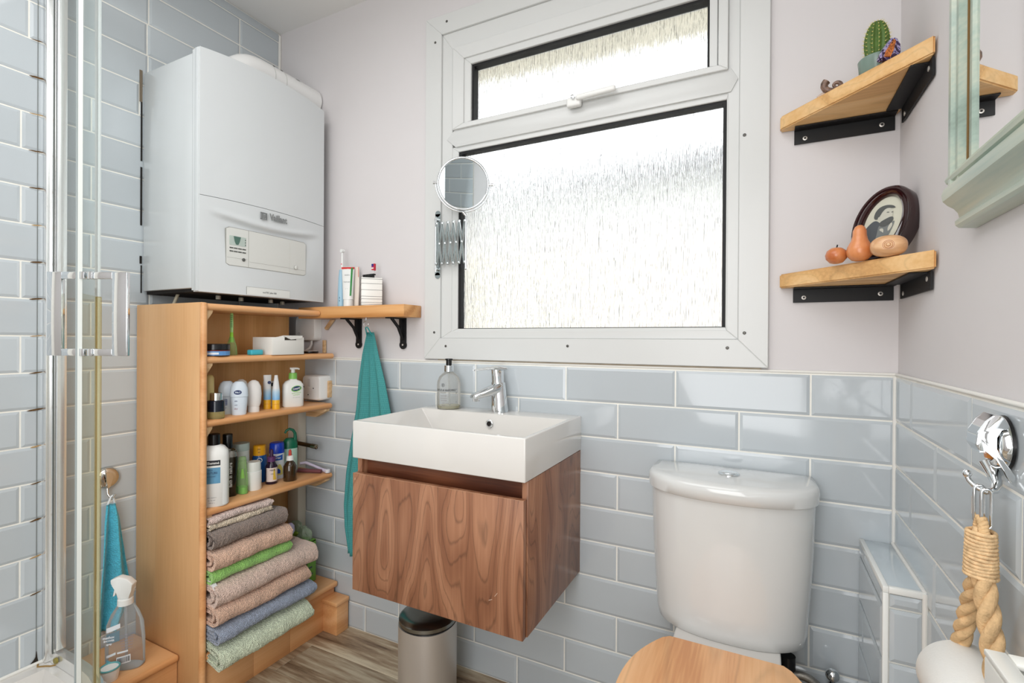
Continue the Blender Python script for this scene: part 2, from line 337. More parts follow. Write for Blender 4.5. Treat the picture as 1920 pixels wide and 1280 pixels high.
# back wall, ten courses; the grout bed is a thin slab
B('grout', GROUT, (XL, XR, YB-.0028, YB+.004, 0, TT+.004), wall_back, bev=0)
tile_face(wall_back, 'back', XL+.004, XR-.004, TT, 0, YB-.0015, -1.1664-TW*4)
# left wall, tiled to just under the ceiling
B('grout', GROUT, (XL-.006, XL+.0010, YF, YB-.002, 0, HC-.002), wall_left, bev=0)
ZL = 2.1367+2*P
ex = {0: [1.2375, .9185, .5996, .28], 1: [1.2375, .9185, .5996, .28], 2: [1.0845, .914, .604, .285], 3: [1.237, .917, .62, .30], 4: [1.08, .8918, .604-TW/2, .285]}
B('tile_infill', TILE, (XL, XL+.0045, -.40, YB-.01, ZL+.0015, HC-.006), wall_left, bev=.001)
tile_face(wall_left, 'left', -.40, YB-.006, ZL, 0, XL-.0005, .604, extra=ex)
# right wall, same courses as the back wall, and full height behind the camera (shower side)
B('grout', GROUT, (XR-.0022, XR+.004, YF, YB-.002, 0, TT+.004), wall_right, bev=0)
tile_face(wall_right, 'right', -.28, YB-.006, TT, 0, XR-.0015+.001, .9558)
B('grout', GROUT, (XR-.0022, XR+.004, YF, -.28, TT+.004, HC-.002), wall_right, bev=0)
tile_face(wall_right, 'right', YF+.01, -.28, HC-.01, 0, XR-.0005, .2)
# silicone bead along the top of the tiles
SIL = C_('silicone', 232, 230, 224, .5)
TU('sealant_bead', SIL, [(XL, YB-.002, TT+.005), (XR-.002, YB-.002, TT+.005)], .0035, wall_back, 8)
TU('sealant_bead', SIL, [(XR-.002, YB-.003, TT+.005), (XR-.002, -.28, TT+.005)], .0035, wall_right, 8)
TU('corner_bead', SIL, [(XR-.004, YB-.004, .64), (XR-.004, YB-.004, TT)], .005, wall_right, 8)
TU('corner_bead', SIL, [(XL+.002, YB-.003, 2.0), (XL+.002, YB-.003, HC-.01)], .006, wall_left, 8)
# mould stains on the shower joint at y = .638
MOULD = C_('mould_stain', 92, 66, 36, .9); MOULDL = C_('light_mould_stain', 170, 138, 92, .9)
TU('joint_line', C_('grey_joint', 120, 124, 122, .8), [(XL+.0052, .6378, .2), (XL+.0052, .6378, HC-.02)], .0008, wall_left, 6)
for k in range(4, 20):
    z = ZL-k*P
    if z < .24: break
    bm = bmesh.new(); w = random.uniform(.008, .017); h = random.uniform(.0016, .0032)
    for s, mw in ((1, w),):
        vs = [bm.verts.new((XL+.006, .6378+mw*math.cos(t)*(1.0 if math.cos(t) > 0 else 1.4), z+h*math.sin(t)*(.6+.5*random.random())+(.002*math.cos(t)))) for t in [2*PI*i/14 for i in range(14)]]
        bm.faces.new(vs)
    fin(bm, 'mould_stain', MOULDL if k % 3 == 0 else MOULD, wall_left)
bm = bmesh.new(); vs = [bm.verts.new((XL+.0062, y, z)) for y, z in ((.624, .193), (.631, .199), (.636, .207), (.6372, .222), (.6386, .222), (.640, .205), (.642, .193))]; bm.faces.new(vs); fin(bm, 'mould_stain', C_('black_mould', 40, 32, 24, .95), wall_left)

# floor planks run along x
def plank_mat():
    m = bpy.data.materials.new('weathered_vinyl_plank'); m.use_nodes = True; nt = m.node_tree; N = nt.nodes; L = nt.links; b = N['Principled BSDF']; b.inputs['Roughness'].default_value = .45
    tc = N.new('ShaderNodeTexCoord'); oi = N.new('ShaderNodeObjectInfo'); mp = N.new('ShaderNodeMapping'); mp.inputs['Scale'].default_value = (.09, 1, 1)
    ad = N.new('ShaderNodeVectorMath'); L.new(tc.outputs['Object'], ad.inputs[0])
    cm = N.new('ShaderNodeCombineXYZ'); mu = N.new('ShaderNodeMath'); mu.operation = 'MULTIPLY'; mu.inputs[1].default_value = 37; L.new(oi.outputs['Random'], mu.inputs[0]); L.new(mu.outputs[0], cm.inputs[2]); L.new(cm.outputs[0], ad.inputs[1])
    L.new(ad.outputs[0], mp.inputs[0])
    n = N.new('ShaderNodeTexNoise'); n.inputs['Scale'].default_value = 55; n.inputs['Detail'].default_value = 8; n.inputs['Roughness'].default_value = .65; L.new(mp.outputs[0], n.inputs[0])
    n2 = N.new('ShaderNodeTexNoise'); n2.inputs['Scale'].default_value = 9; n2.inputs['Detail'].default_value = 3; L.new(mp.outputs[0], n2.inputs[0])
    mx = N.new('ShaderNodeMath'); mx.operation = 'MULTIPLY_ADD'; mx.inputs[1].default_value = .55; L.new(n2.outputs[0], mx.inputs[0])
    m5 = N.new('ShaderNodeMath'); m5.operation = 'MULTIPLY'; m5.inputs[1].default_value = .5; L.new(n.outputs[0], m5.inputs[0]); L.new(m5.outputs[0], mx.inputs[2])
    r = N.new('ShaderNodeValToRGB'); e = r.color_ramp.elements; e[0].position = .36; e[0].color = sc(58, 44, 34); e[1].position = .64; e[1].color = sc(206, 192, 166)
    for p, c in ((.44, sc(108, 86, 66)), (.53, sc(160, 138, 112))): q = e.new(p); q.color = c
    hs = N.new('ShaderNodeHueSaturation'); mr = N.new('ShaderNodeMapRange'); mr.inputs[3].default_value = .78; mr.inputs[4].default_value = 1.12; L.new(oi.outputs['Random'], mr.inputs[0]); L.new(mr.outputs[0], hs.inputs['Value'])
    L.new(mx.outputs[0], r.inputs[0]); L.new(r.outputs[0], hs.inputs['Color']); L.new(hs.outputs[0], b.inputs['Base Color'])
    bp = N.new('ShaderNodeBump'); bp.inputs['Strength'].default_value = .4; bp.inputs['Distance'].default_value = .001; L.new(n.outputs[0], bp.inputs['Height']); L.new(bp.outputs[0], b.inputs['Normal'])
    return m
PLK = plank_mat(); PWD = .152
y = YB; r = 0
while y > YF+.02:
    yb, ya = y, max(y-PWD, YF)
    x = XL-.02-[.1, .52, .31, .78, .2][r % 5]
    while x < XR:
        xa, xb = max(x, XL), min(x+.92, XR)
        if xb-xa > .02: B('plank', PLK, (xa+.0006, xb-.0006, ya+.0006, yb-.0006, -.004, 0), floor, bev=.0008, seg=1)
        x += .92
    y -= PWD; r += 1

# ---------------- window
def ring4(name, m, x0, x1, z0, z1, wl, wr, wb, wt, ya, yb, parent, bev=.0015):
    X0, X1, Z0, Z1 = x0+wl, x1-wr, z0+wb, z1-wt
    for poly in ([(x0, z0), (x1, z0), (X1, Z0), (X0, Z0)], [(x0, z1), (X0, Z1), (X1, Z1), (x1, z1)], [(x0, z0), (X0, Z0), (X0, Z1), (x0, z1)], [(x1, z0), (x1, z1), (X1, Z1), (X1, Z0)]):
        bm = bmesh.new(); prism(bm, poly, yb-ya, 'y', ya)
        if bev: bmesh.ops.bevel(bm, geom=bm.edges[:], offset=bev, segments=1, affect='EDGES')
        fin(bm, name, m, parent)
win = T('window_1', None, None, (-.52, YB, 1.6)); struct(win)
yf = YB-.012
ring4('architrave', UPVC, -1.053, .016, 1.036, 2.216, .066, .070, .072, .066, yf, YB+.002, win)
ring4('outer_frame', UPVC, -.987, -.054, 1.108, 2.150, .042, .028, .024, .060, YB-.004, YB+.07, win)
# transom with pointed ends
tz0, tz1 = 1.755, 1.817
PR('transom', UPVC, [(-.966, 1.786), (-.93, tz0), (-.075, tz0), (-.058, 1.786), (-.075, tz1), (-.93, tz1)], 'y', YB-.008, .07, win, bev=.0015)
# lower fixed light
ring4('glazing_bead', UPVC, -.948, -.079, 1.128, 1.758, .026, .006, .012, .018, YB-.001, YB+.05, win)
ring4('gasket', GASK, -.924, -.086, 1.136, 1.742, .012, .008, .006, .010, YB+.004, YB+.030, win, bev=0)
# opening top light
ring4('top_sash', UPVC, -.938, -.082, 1.812, 2.088, .044, .024, .016, .044, YB-.016, YB+.05, win)
ring4('sash_bead', UPVC, -.897, -.108, 1.826, 2.048, .028, .020, .006, .026, YB-.010, YB+.045, win)
ring4('gasket', GASK, -.872, -.124, 1.829, 2.026, .011, .010, .006, .012, YB-.002, YB+.028, win, bev=0)
def pane_mat():
    """obscured glass with fine vertical ripples"""
    m = bpy.data.materials.new('rippled_obscure_glass'); m.use_nodes = True; nt = m.node_tree; N = nt.nodes; L = nt.links
    for n in list(N): N.remove(n)
    out = N.new('ShaderNodeOutputMaterial'); tc = N.new('ShaderNodeTexCoord')
    mp = N.new('ShaderNodeMapping'); mp.inputs['Scale'].default_value = (1, 1, .035); L.new(tc.outputs['Object'], mp.inputs[0])
    n = N.new('ShaderNodeTexNoise'); n.inputs['Scale'].default_value = 380; n.inputs['Detail'].default_value = 2; n.inputs['Roughness'].default_value = .6; L.new(mp.outputs[0], n.inputs[0])
    bp = N.new('ShaderNodeBump'); bp.inputs['Strength'].default_value = 1.0; bp.inputs['Distance'].default_value = .0032; L.new(n.outputs[0], bp.inputs['Height'])
    rf = N.new('ShaderNodeBsdfRefraction'); rf.inputs['IOR'].default_value = 1.45; rf.inputs['Roughness'].default_value = .17; L.new(bp.outputs[0], rf.inputs['Normal'])
    tr = N.new('ShaderNodeBsdfTranslucent'); L.new(bp.outputs[0], tr.inputs['Normal'])
    gl = N.new('ShaderNodeBsdfGlossy'); gl.inputs['Roughness'].default_value = .12; L.new(bp.outputs[0], gl.inputs['Normal'])
    mx = N.new('ShaderNodeMixShader'); mx.inputs[0].default_value = .12; L.new(rf.outputs[0], mx.inputs[1]); L.new(tr.outputs[0], mx.inputs[2])
    m2 = N.new('ShaderNodeMixShader'); m2.inputs[0].default_value = .05; L.new(mx.outputs[0], m2.inputs[1]); L.new(gl.outputs[0], m2.inputs[2])
    L.new(m2.outputs[0], out.inputs[0]); return m
GL = pane_mat()
for nme, d in (('pane', (-.914, -.092, 1.140, 1.734)), ('pane', (-.862, -.133, 1.833, 2.016))):
    B('pane', GL, (d[0], d[1], YB+.022, YB+.027, d[2], d[3]), win, bev=0)
# handle of the top light
hd = B('window_handle', WHITEP, (-.522, -.478, YB-.036, YB-.016, 1.794, 1.822), win, bev=.006, seg=3)
B('lever', WHITEP, (-.49, -.372, YB-.046, YB-.030, 1.808, 1.824), hd, bev=.006, seg=3, rot=RY(-2))
LA('lock_button', CHROME, [(0, .006), (.004, .006), (.005, .004)], (-.50, YB-.047, 1.818), hd, 12)
bpy.data.objects['lock_button'].data.transform(Matrix.Translation((-.50, YB-.040, 1.818)) @ RX(90) @ Matrix.Translation((.50, -YB+.047, -1.818)))
SCR = C_('screw_grey', 92, 90, 86, .4, metal=.6)
def screw(x, y, z, n, r, parent, m=None):
    d = Vector(n); q = d.to_track_quat('Z', 'Y').to_matrix().to_4x4(); bm = bmesh.new(); loft(bm, [(0, r, r), (.0012, r, r), (.0018, r*.6, r*.6)], (0, 0, 0), seg=10)
    bm.transform(Matrix.Translation((x, y, z)) @ q); return fin(bm, 'screw_head', m or SCR, parent)
for x, z in ((-.042, 1.634), (-.039, 1.125), (-.521, 1.086), (-.079, 1.086), (-.965, 2.188), (-1.012, 2.128), (-1.010, 1.128), (-.962, 1.081)): screw(x, yf, z, (0, -1, 0), .0042, win)
# old plaster strip under the window trim
B('plaster_strip', C_('bare_plaster', 172, 160, 142, .9, vary=(25, .15, (1, 1, 1))), (-1.0, .0, YB-.004, YB+.003, TT+.006, 1.037), wall_back, bev=0)

# ---------------- outside, seen blurred through the glass
ext = C_('render_white', 194, 194, 188, .9)
nb = T('neighbour_house', 'pale house beyond the obscured window glass', 'building', (-.5, 6.5, 0)); nb.rotation_euler = (0, 0, math.radians(-12))
B('wall', ext, (-9, 4, 6.5, 7.2, -1, 3.31), nb, bev=0)
B('gutter', C_('dark_gutter', 44, 46, 50, .6), (-9, 4, 6.32, 6.5, 3.22, 3.48), nb, bev=.02)
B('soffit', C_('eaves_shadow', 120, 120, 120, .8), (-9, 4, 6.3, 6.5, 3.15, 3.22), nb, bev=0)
struct(B('ground_outside', C_('pale_paving', 205, 203, 195, .9), (-10, 8, YB+.3, 6.5, -1.1, -1), bev=0))
B('brick_pier', C_('brick', 186, 120, 98, .9), (-1.05, -.78, 6.3, 6.5, -1, 2.6), nb, bev=0)
B('downpipe', C_('cream_downpipe', 222, 200, 130, .6), (-4.5, -3.85, 6.2, 6.4, -1, 2.5), nb, bev=0)
ev = T('roof_overhang', 'pale eaves above the window seen through the top pane', 'eaves', (-.5, 1.8, 2.24)); B('soffit_board', C_('soffit_cream', 214, 208, 190, .8), (-1.4, .5, 1.585, 1.96, 2.24, 2.27), ev, bev=0)
# ------------------------------------------------------------ tiled boxing in the right corner
bx = T('tiled_ledge', 'low tiled pipe boxing with white edged top in the corner right of the toilet', 'ledge', (.2465, 1.284, 0))
LX0, LX1, LY0, LY1, LZ = .2124, XR-.006, 1.158, YB-.008, .639
B('core', GROUT, (LX0+.002, LX1, LY0+.002, LY1, 0, LZ-.004), bx, bev=0)
B('top_slab', mat('ledge_top_glaze', sc(196, 206, 211), rough=.08, coat=.4), (LX0+.004, LX1, LY0+.004, LY1, LZ-.006, LZ), bx, bev=.002)
TRIM = C_('white_trim', 236, 237, 233, .25)
for d in ((LX0-.003, LX0+.006, LY0-.0025, LY1, LZ-.010, LZ+.002), (LX0+.0062, LX1, LY0-.003, LY0+.006, LZ-.0098, LZ+.0018), (LX0-.0028, LX0+.0058, LY0-.0032, LY0+.0058, 0, LZ-.0102)): B('edge_trim', TRIM, d, bx, bev=.0008)
TU('sealant_bead', SIL, [(LX1-.001, LY0, LZ+.001), (LX1-.001, LY1, LZ+.001)], .004, bx, 8)
TU('sealant_bead', SIL, [(LX1-.001, LY0-.001, .0), (LX1-.001, LY0-.001, LZ)], .005, bx, 8)
zr = [LZ-.010, TT-P*4-.03]
zz = LZ-.010; first = True; k = 0
while zz > .012:
    z2 = max(.0, (TT-P*5+.006) if first else zz-P)
    if first: z2 = LZ-.038
    for a, b_ in cuts(LY0+.006, LY1, [LY1-.06-(k % 2)*TW/2, LY1-.06-TW]): tile(bx, face_m('left', (a+b_)/2, (zz+z2)/2, LX0+.0005).copy() @ Matrix.Rotation(PI, 4, 'Y'), b_-a, zz-z2)
    tile(bx, face_m('back', (LX0+.006+LX1-.004)/2, (zz+z2)/2, LY0+.0015), LX1-.004-LX0-.006, zz-z2)
    zz = z2; first = False; k += 1

# ------------------------------------------------------------ boiler
bo = T('boiler', 'white wall hung gas boiler with grey lettering above the shelf unit', 'boiler', (-1.66, 1.133, 1.243))
BY0, BY1, BZ0, BZ1, BXF = .899, 1.369, 1.243, 1.975, -1.502
def bulge(y): t = (y-(BY0+BY1)/2)/((BY1-BY0)/2); return max(0.0, 1-t*t)
bm = bmesh.new(); box(bm, XL+.008, BXF-.030, BY0+.002, BY1-.002, BZ0+.012, BZ1-.008, bev=.004); fin(bm, 'casing', CASE, bo, angle=35)
def front_panel(name, zf0, zf1, nz, fx, m):
    ny = 40; v = []; f = []
    for j in range(nz+1):
        for i in range(ny+1):
            y = BY0+(BY1-BY0)*i/ny; t = j/nz; z = zf0(y)*(1-t)+zf1(y)*t; v.append((fx(y, z), y, z))
    n = (ny+1)*(nz+1)
    v += [(BXF-.028, p[1], p[2]) for p in v[:n]]
    q = lambda i, j: j*(ny+1)+i
    for j in range(nz):
        for i in range(ny): f.append((q(i, j), q(i+1, j), q(i+1, j+1), q(i, j+1)))
    for i in range(ny):
        f.append((q(i, 0), n+q(i, 0), n+q(i+1, 0), q(i+1, 0))); f.append((q(i, nz), q(i+1, nz), n+q(i+1, nz), n+q(i, nz)))
    for j in range(nz):
        f.append((q(0, j), q(0, j+1), n+q(0, j+1), n+q(0, j))); f.append((q(ny, j), n+q(ny, j), n+q(ny, j+1), q(ny, j+1)))
    o = mesh(name, v, f, m, parent=bo); o.data.polygons.foreach_set('use_smooth', [True]*len(o.data.polygons)); o.data.set_sharp_from_angle(angle=math.radians(35)); return o
seam = lambda y: 1.534+.005*bulge(y)
top = lambda y: BZ1+.015*bulge(y)
def fx_up(y, z): return BXF+.014*bulge(y)
def arcz(y): t = (y-1.135)/.2; return 1.474+.018*min(1, t*t)
def fx_lo(y, z):
    e = min(1, max(0, (BY1-.02-y)/.06))*min(1, max(0, (y-BY0-.02)/.06))
    d = arcz(y)-z; s = 0 if d < 0 else min(1, d/.016); s = s*s*(3-2*s)
    lip = math.exp(-((d+.004)/.008)**2)*.004
    return BXF+.014*bulge(y)+(lip-.008*s*(1-min(1, max(0, d-.016)/.12)))*e
front_panel('front_cover', seam, top, 26, fx_up, CASE)
front_panel('lower_fascia', lambda y: BZ0, lambda y: seam(y)-.0015, 70, fx_lo, CASE)
def bx_(y): return BXF+.014*bulge(y)
LOGO = C_('logo_grey', 128, 131, 131, .5); LINE = C_('hairline_grey', 150, 150, 144, .6)
def on_front(name, y0, y1, z0, z1, m, parent, off=.001, ny=14, r=0.0, deep=True):
    """thin curved plate following the bulged front"""
    v = []; f = []
    for i in range(ny+1):
        y = y0+(y1-y0)*i/ny; ins = 0
        if r: 
            e = min(y-y0, y1-y)
            ins = r-math.sqrt(max(0, r*r-(r-e)**2)) if e < r else 0
        x = bx_(y)+off; v += [(x, y, z0+ins), (x, y, z1-ins), (x-.004, y, z0+ins), (x-.004, y, z1-ins)]
        if i: a = 4*i; f += [(a-4, a, a+1, a-3), (a-3, a+1, a+3, a-1), (a-4, a-2, a+2, a)]
    n = len(v)-4; f += [(0, 1, 3, 2), (n, n+2, n+3, n+1)]
    return mesh(name, v, f, m, parent=parent)
on_front('panel_shadow_gap', .9755, 1.2785, 1.3325, 1.4535, LINE, bo, .0004, 30, .006)
cp = on_front('control_panel', .977, 1.277, 1.334, 1.452, PLUMB, bo, .0012, 30, .005)
on_front('divider_line', 1.0482, 1.0490, 1.334, 1.452, LINE, cp, .0016, 1)
on_front('divider_line', 1.204, 1.2046, 1.334, 1.440, C_('faint_line', 205, 205, 198, .6), cp, .0016, 1)
on_front('divider_line', 1.05, 1.275, 1.3515, 1.352, LINE, cp, .0016, 12)
on_front('divider_line', .979, 1.045, 1.3575, 1.358, LINE, cp, .0016, 4)
lcd = on_front('display', .9865, 1.040, 1.398, 1.427, C_('lcd_grey', 178, 190, 182, .15), cp, .0020, 4)
bm = bmesh.new(); vs = [bm.verts.new((bx_(y)+.0026, y, z)) for y, z in ((.999, 1.4262), (1.0225, 1.4262), (1.0185, 1.410), (1.014, 1.4005), (1.0065, 1.4005), (1.002, 1.410))]; bm.faces.new(vs); fin(bm, 'display_symbol', C_('lcd_green', 78, 110, 98, .3), lcd)
for i in range(4):
    for z in (1.3905, 1.380): on_front('button', .9868+i*.0137, .9868+i*.0137+.0115, z-.0035, z, C_('button_grey', 84, 86, 82, .5), cp, .0022, 1)
for k in range(3): on_front('display_mark', 1.0365, 1.0385, 1.401+k*.008, 1.405+k*.008, C_('lcd_mark', 60, 70, 66, .5), lcd, .0024, 1)
def knob(y, z, r, m, nm, par):
    o = LA(nm, m, [(0, r, r), (.003, r, r), (.004, r*.8, r*.8)], (0, 0, 0), None, 16); o.data.transform(Matrix.Translation((bx_(y)+.0008, y, z)) @ RY(90)); adopt(o, par); return o
knob(1.0317, 1.3556, .0052, C_('knob_dark', 86, 88, 84, .4), 'reset_button', cp)
knob(1.231, 1.3573, .0068, PLUMB, 'round_button', cp); knob(1.231, 1.3573, .0076, LINE, 'button_rim', cp).data.transform(Matrix.Translation((-.0012, 0, 0)))
pl = on_front('name_plate', 1.0434, 1.2065, 1.246, 1.271, C_('plate_white', 226, 228, 224, .3), bo, .0012, 14)
on_front('plate_edge', 1.0428, 1.2070, 1.2708, 1.2716, LINE, bo, .0014, 14); on_front('plate_edge', 1.0426, 1.0434, 1.246, 1.271, LINE, bo, .0014, 1)
def text_front(nm, txt, size, y, z, m, par, bold=0, off=.0022, sx=1.0):
    v, f = text_geo(txt, size, bold, 'CENTER', sx); return mesh(nm, [(bx_(y+a)+off, y+a, z+b_) for a, b_ in v], f, m, parent=par)
text_front('lettering', 'Vaillant', .030, 1.155, 1.5125, LOGO, bo, bold=.0012, off=.006, sx=.76)
# square emblem left of the name
v = []; f = []
def quad_on(y0, y1, z0, z1, nm='emblem'): return on_front(nm, y0, y1, z0, z1, LOGO, bo, .0062, 1)
for d in ((1.0895, 1.0912, 1.500, 1.5225), (1.1093, 1.111, 1.500, 1.5225), (1.0895, 1.111, 1.500, 1.5018), (1.0895, 1.111, 1.5207, 1.5225)): quad_on(*d)
bm = bmesh.new(); vs = [bm.verts.new((bx_(1.1)+.0064, y, z)) for y, z in ((1.093, 1.5185), (1.0958, 1.519), (1.0972, 1.515), (1.1035, 1.515), (1.105, 1.519), (1.108, 1.5185), (1.107, 1.510), (1.1045, 1.505), (1.1002, 1.5025), (1.096, 1.505), (1.0938, 1.510))]; bm.faces.new(vs); fin(bm, 'emblem', LOGO, bo)
text_front('lettering', 'ecoTEC plus 438', .0075, 1.125, 1.257, LOGO, bo, bold=.00015)
# side: joint strip and vertical return
B('side_flange', CASE, (BXF-.033, BXF-.022, BY0-.003, BY0+.004, BZ0+.004, BZ1-.004), bo, bev=.001)
B('side_flange', CASE, (BXF-.020, BXF-.002, BY0-.004, BY0+.004, BZ0+.002, BZ1-.002), bo, bev=.0015)
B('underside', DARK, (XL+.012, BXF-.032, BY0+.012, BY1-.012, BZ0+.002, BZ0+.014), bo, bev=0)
for x, y in ((-1.60, 1.02), (-1.60, 1.10), (-1.58, 1.20), (-1.62, 1.28)):
    LA('valve_nut', C_('brass_nut', 190, 184, 170, .3, metal=.8), [(0, .008), (.012, .008), (.014, .005)], (x, y, BZ0-.012), bo, 8)
TU('drain_pipe', C_('cream_pipe', 205, 196, 172, .4), [(-1.70, .95, BZ0+.004), (-1.705, .94, BZ0-.03)], .005, bo)
# gap in the tiles beside the boiler
for z0, z1, y0 in ((1.872, 1.975, .8905), (1.68, 1.872, .8945), (1.47, 1.66, .8940), (1.345, 1.37, .8925), (1.25, 1.34, .8955)): B('tile_gap', C_('bare_wall_gap', 120, 108, 92, .9) if z0 > 1.8 else DARK, (XL+.0052, XL+.0062, y0, .899, z0, z1), wall_left, bev=0)

fl = T('boiler_flue', 'white flue pipe running over the boiler into the back wall', 'flue pipe', (-1.62, 1.3, 2.0))
fp = [(-1.62, 1.10, 1.97), (-1.62, 1.10, 2.0)]+[(-1.62, 1.17-.07*math.cos(math.radians(a)), 2.0+.046*math.sin(math.radians(a))) for a in range(15, 91, 15)]+[(-1.62, 1.25, 2.046), (-1.62, 1.414, 2.046)]
TU('pipe', C_('flue_white', 234, 234, 232, .25), fp, .056, fl, 40)
for y in (1.205, 1.252): TU('clamp_seam', C_('seam_grey', 188, 188, 184, .4), [(-1.62+.0565*math.sin(a), y, 2.046+.0565*math.cos(a)) for a in [2*PI*i/40 for i in range(40)]], .0009, fl, 6, True)
for y, a in ((1.212, 38), (1.245, 38), (1.33, -8), (1.37, 5)):
    n = (math.sin(math.radians(a)), 0, math.cos(math.radians(a))); screw(-1.62+.056*n[0], y, 2.046+.056*n[2], n, .0042, fl)
n = Vector((math.sin(math.radians(42)), 0, math.cos(math.radians(42)))); t2 = Vector((math.cos(math.radians(42)), 0, -math.sin(math.radians(42))))
c = Vector((-1.62, 1.315, 2.046))+n*.0566; mesh('type_label', [c+t2*a+Vector((0, b_, 0)) for a, b_ in ((-.006, -.008), (-.006, .008), (.006, .008), (.006, -.008))], [(0, 1, 2, 3)], C_('label_grey', 150, 150, 148, .5), parent=fl)

# ------------------------------------------------------------ wooden shelf unit
su = T('shelf_unit', 'tall narrow beech shelf unit under the boiler holding toiletries and towels', 'shelf unit', (-1.64, 1.14, 0))
SXF = -1.4626
B('side_panel', BEECH, (XL+.010, SXF, .882, .898, 0, 1.209), su, bev=.003)
bm = bmesh.new(); tube(bm, [(SXF-.002, .890, .002), (SXF-.002, .890, 1.207)], .0095, 16); fin(bm, 'edge_moulding', BEECHS, su, angle=40)
BPX = -1.650
def shelf(z, y1, rd=.010):
    bm = bmesh.new(); box(bm, BPX-.01, SXF-.006, .898, y1, z-.020, z, bev=.002)
    tube(bm, [(SXF-.010, .899, z-.010), (SXF-.010, y1, z-.010)], rd, 16); return fin(bm, 'shelf', BEECHS, su, angle=40)
SB, SC_, SD = 1.048, .858, .592
for z, y1 in ((1.207, 1.318), (SB, 1.385), (SC_, 1.378), (SD, 1.380)): shelf(z, y1)
B('back_panel', BEECHP, (BPX-.012, BPX, .898, 1.335, SB, 1.188), su, bev=.001)
B('back_panel', BEECHP, (BPX-.012, BPX, .898, 1.412, SC_-.004, SB-.020), su, bev=.001)
B('back_panel', BEECHP, (-1.714, -1.702, .898, 1.412, .170, SC_-.020), su, bev=.001)
def wedge(x0, x1, z, h, y0, y1): PR('bracket', PLY, [(x0, z), (x1, z), (x1, z-.008), (x1-.5*(x1-x0), z-h), (x0, z-h)], 'y', y0, y1-y0, su, bev=.0015)
for z in (1.187, SB-.020, SC_-.020, SD-.020):
    for k in range(4): PR('bracket', PLY, [(.899, z), (.922, z), (.922, z-.006), (.899, z-.040)], 'x', SXF-.034+k*.0065, .0058, su, bev=.0006)
wedge(-1.575, SXF-.008, SC_-.0205, .034, 1.352, 1.374); wedge(-1.575, SXF-.008, SD-.0205, .034, 1.354, 1.376)
PR('bracket', PLY, [(-1.500, 1.178), (-1.484, 1.178), (-1.524, 1.138), (-1.531, 1.145)], 'y', 1.400, .013, su, bev=.001)
B('batten', PLY, (-1.545, -1.534, 1.404, 1.414, SB, 1.098), su, bev=.001); B('batten', PLY, (-1.507, -1.500, 1.395, 1.414, .875, .940), su, bev=.001)
PZ = .168
B('platform', BEECHS, (-1.71, SXF+.006, .898, 1.408, PZ-.022, PZ), su, bev=.008, seg=3)
B('plinth_board', BEECHS, (SXF-.022, SXF-.008, .898, 1.06, 0, PZ-.022), su, bev=.001)
B('plinth_board', BEECHS, (SXF-.022, SXF-.008, 1.0605, 1.20, 0, PZ-.022), su, bev=.001)
B('plinth_board', BEECHS, (SXF-.022, SXF-.008, 1.2005, 1.40, 0, PZ-.022), su, bev=.001)
pc = T('pipe_cover', 'small square wooden pipe cover on the floor against the tiles', 'pipe cover', (-1.44, 1.38, 0))
B('body', BEECHS, (-1.487, -1.400, 1.346, 1.404, 0, .108), pc, bev=.002); B('lid', BEECHS, (-1.490, -1.396, 1.340, 1.406, .108, .124), pc, bev=.004, seg=3)
pb = T('step_box', 'low wooden boxing on the floor left of the shelf unit', 'boxing', (-1.68, .8, 0))
B('body', BEECHS, (XL+.01, -1.572, .700, .880, 0, .128), pb, bev=.001); B('lid', BEECHS, (XL+.008, -1.560, .694, .881, .128, .149), pb, bev=.008, seg=3)
pp = tag(B('boxed_pipe', C_('cream_boxing', 222, 214, 198, .6), (-1.700, -1.640, 1.372, 1.410, PZ, SC_-.022), None, bev=.002), 'cream boxed pipe column behind the shelves against the back wall', 'pipe boxing')
# things fixed to the wall at the shelves
rc = T('wireless_receiver', 'white rounded control receiver on the back wall above the second shelf', 'control box', (-1.62, 1.40, 1.145))
bm = bmesh.new(); loft(bm, [(0, .056, .049), (.006, .056, .049), (.028, .056, .049), (.033, .052, .045)], (0, 0, 0), e=7, seg=48); bm.transform(Matrix.Translation((-1.622, YB+.001, 1.145)) @ RX(90)); fin(bm, 'case', WHITEP, rc, angle=50)
TU('ring_symbol', C_('symbol_grey', 130, 130, 128, .5), arc((-1.655, YB-.0325, 1.122), .005, 0, 330, 12), .0007, rc, 6); text_flat('lettering', 'vaillant', .006, C_('symbol_grey2', 130, 130, 128, .5), (-1.628, YB-.0325, 1.105), (1, 0, 0), (0, 0, 1), rc)
TU('cable', C_('white_cable', 226, 224, 220, .5), [(-1.60, YB-.018, 1.10), (-1.60, YB-.018, 1.082), (-1.605, YB-.022, 1.068), (-1.618, YB-.03, 1.056), (-1.638, YB-.04, 1.052)], .0042, rc)
so = T('electrical_spur', 'white square electrical box on the back wall above the third shelf', 'electrical box', (-1.555, 1.39, .91))
bm = bmesh.new(); loft(bm, [(0, .048, .048), (.052, .048, .048), (.058, .044, .044)], (0, 0, 0), e=9, seg=48); bm.transform(Matrix.Translation((-1.556, YB-.001, .913)) @ RX(90)); fin(bm, 'case', WHITEP, so, angle=45)
B('paper_label', C_('grey_label', 214, 212, 210, .6), (-1.573, -1.559, YB-.0598, YB-.0590, .918, .948), so, bev=0)
for x, z in ((-1.594, .916), (-1.542, .912), (-1.570, .886)): screw(x, YB-.0592, z, (0, -1, 0), .0022, so, BLACK)
sv = T('stop_valve_pipe', 'dark bronze pipe end sticking out between the shelves', 'pipe', (-1.6, 1.40, .69))
TU('pipe', mat('dark_bronze', sc(92, 78, 60), rough=.3, metal=.9), [(-1.69, 1.365, .692), (-1.62, 1.360, .692), (-1.53, 1.355, .690)], .008, sv, 16)
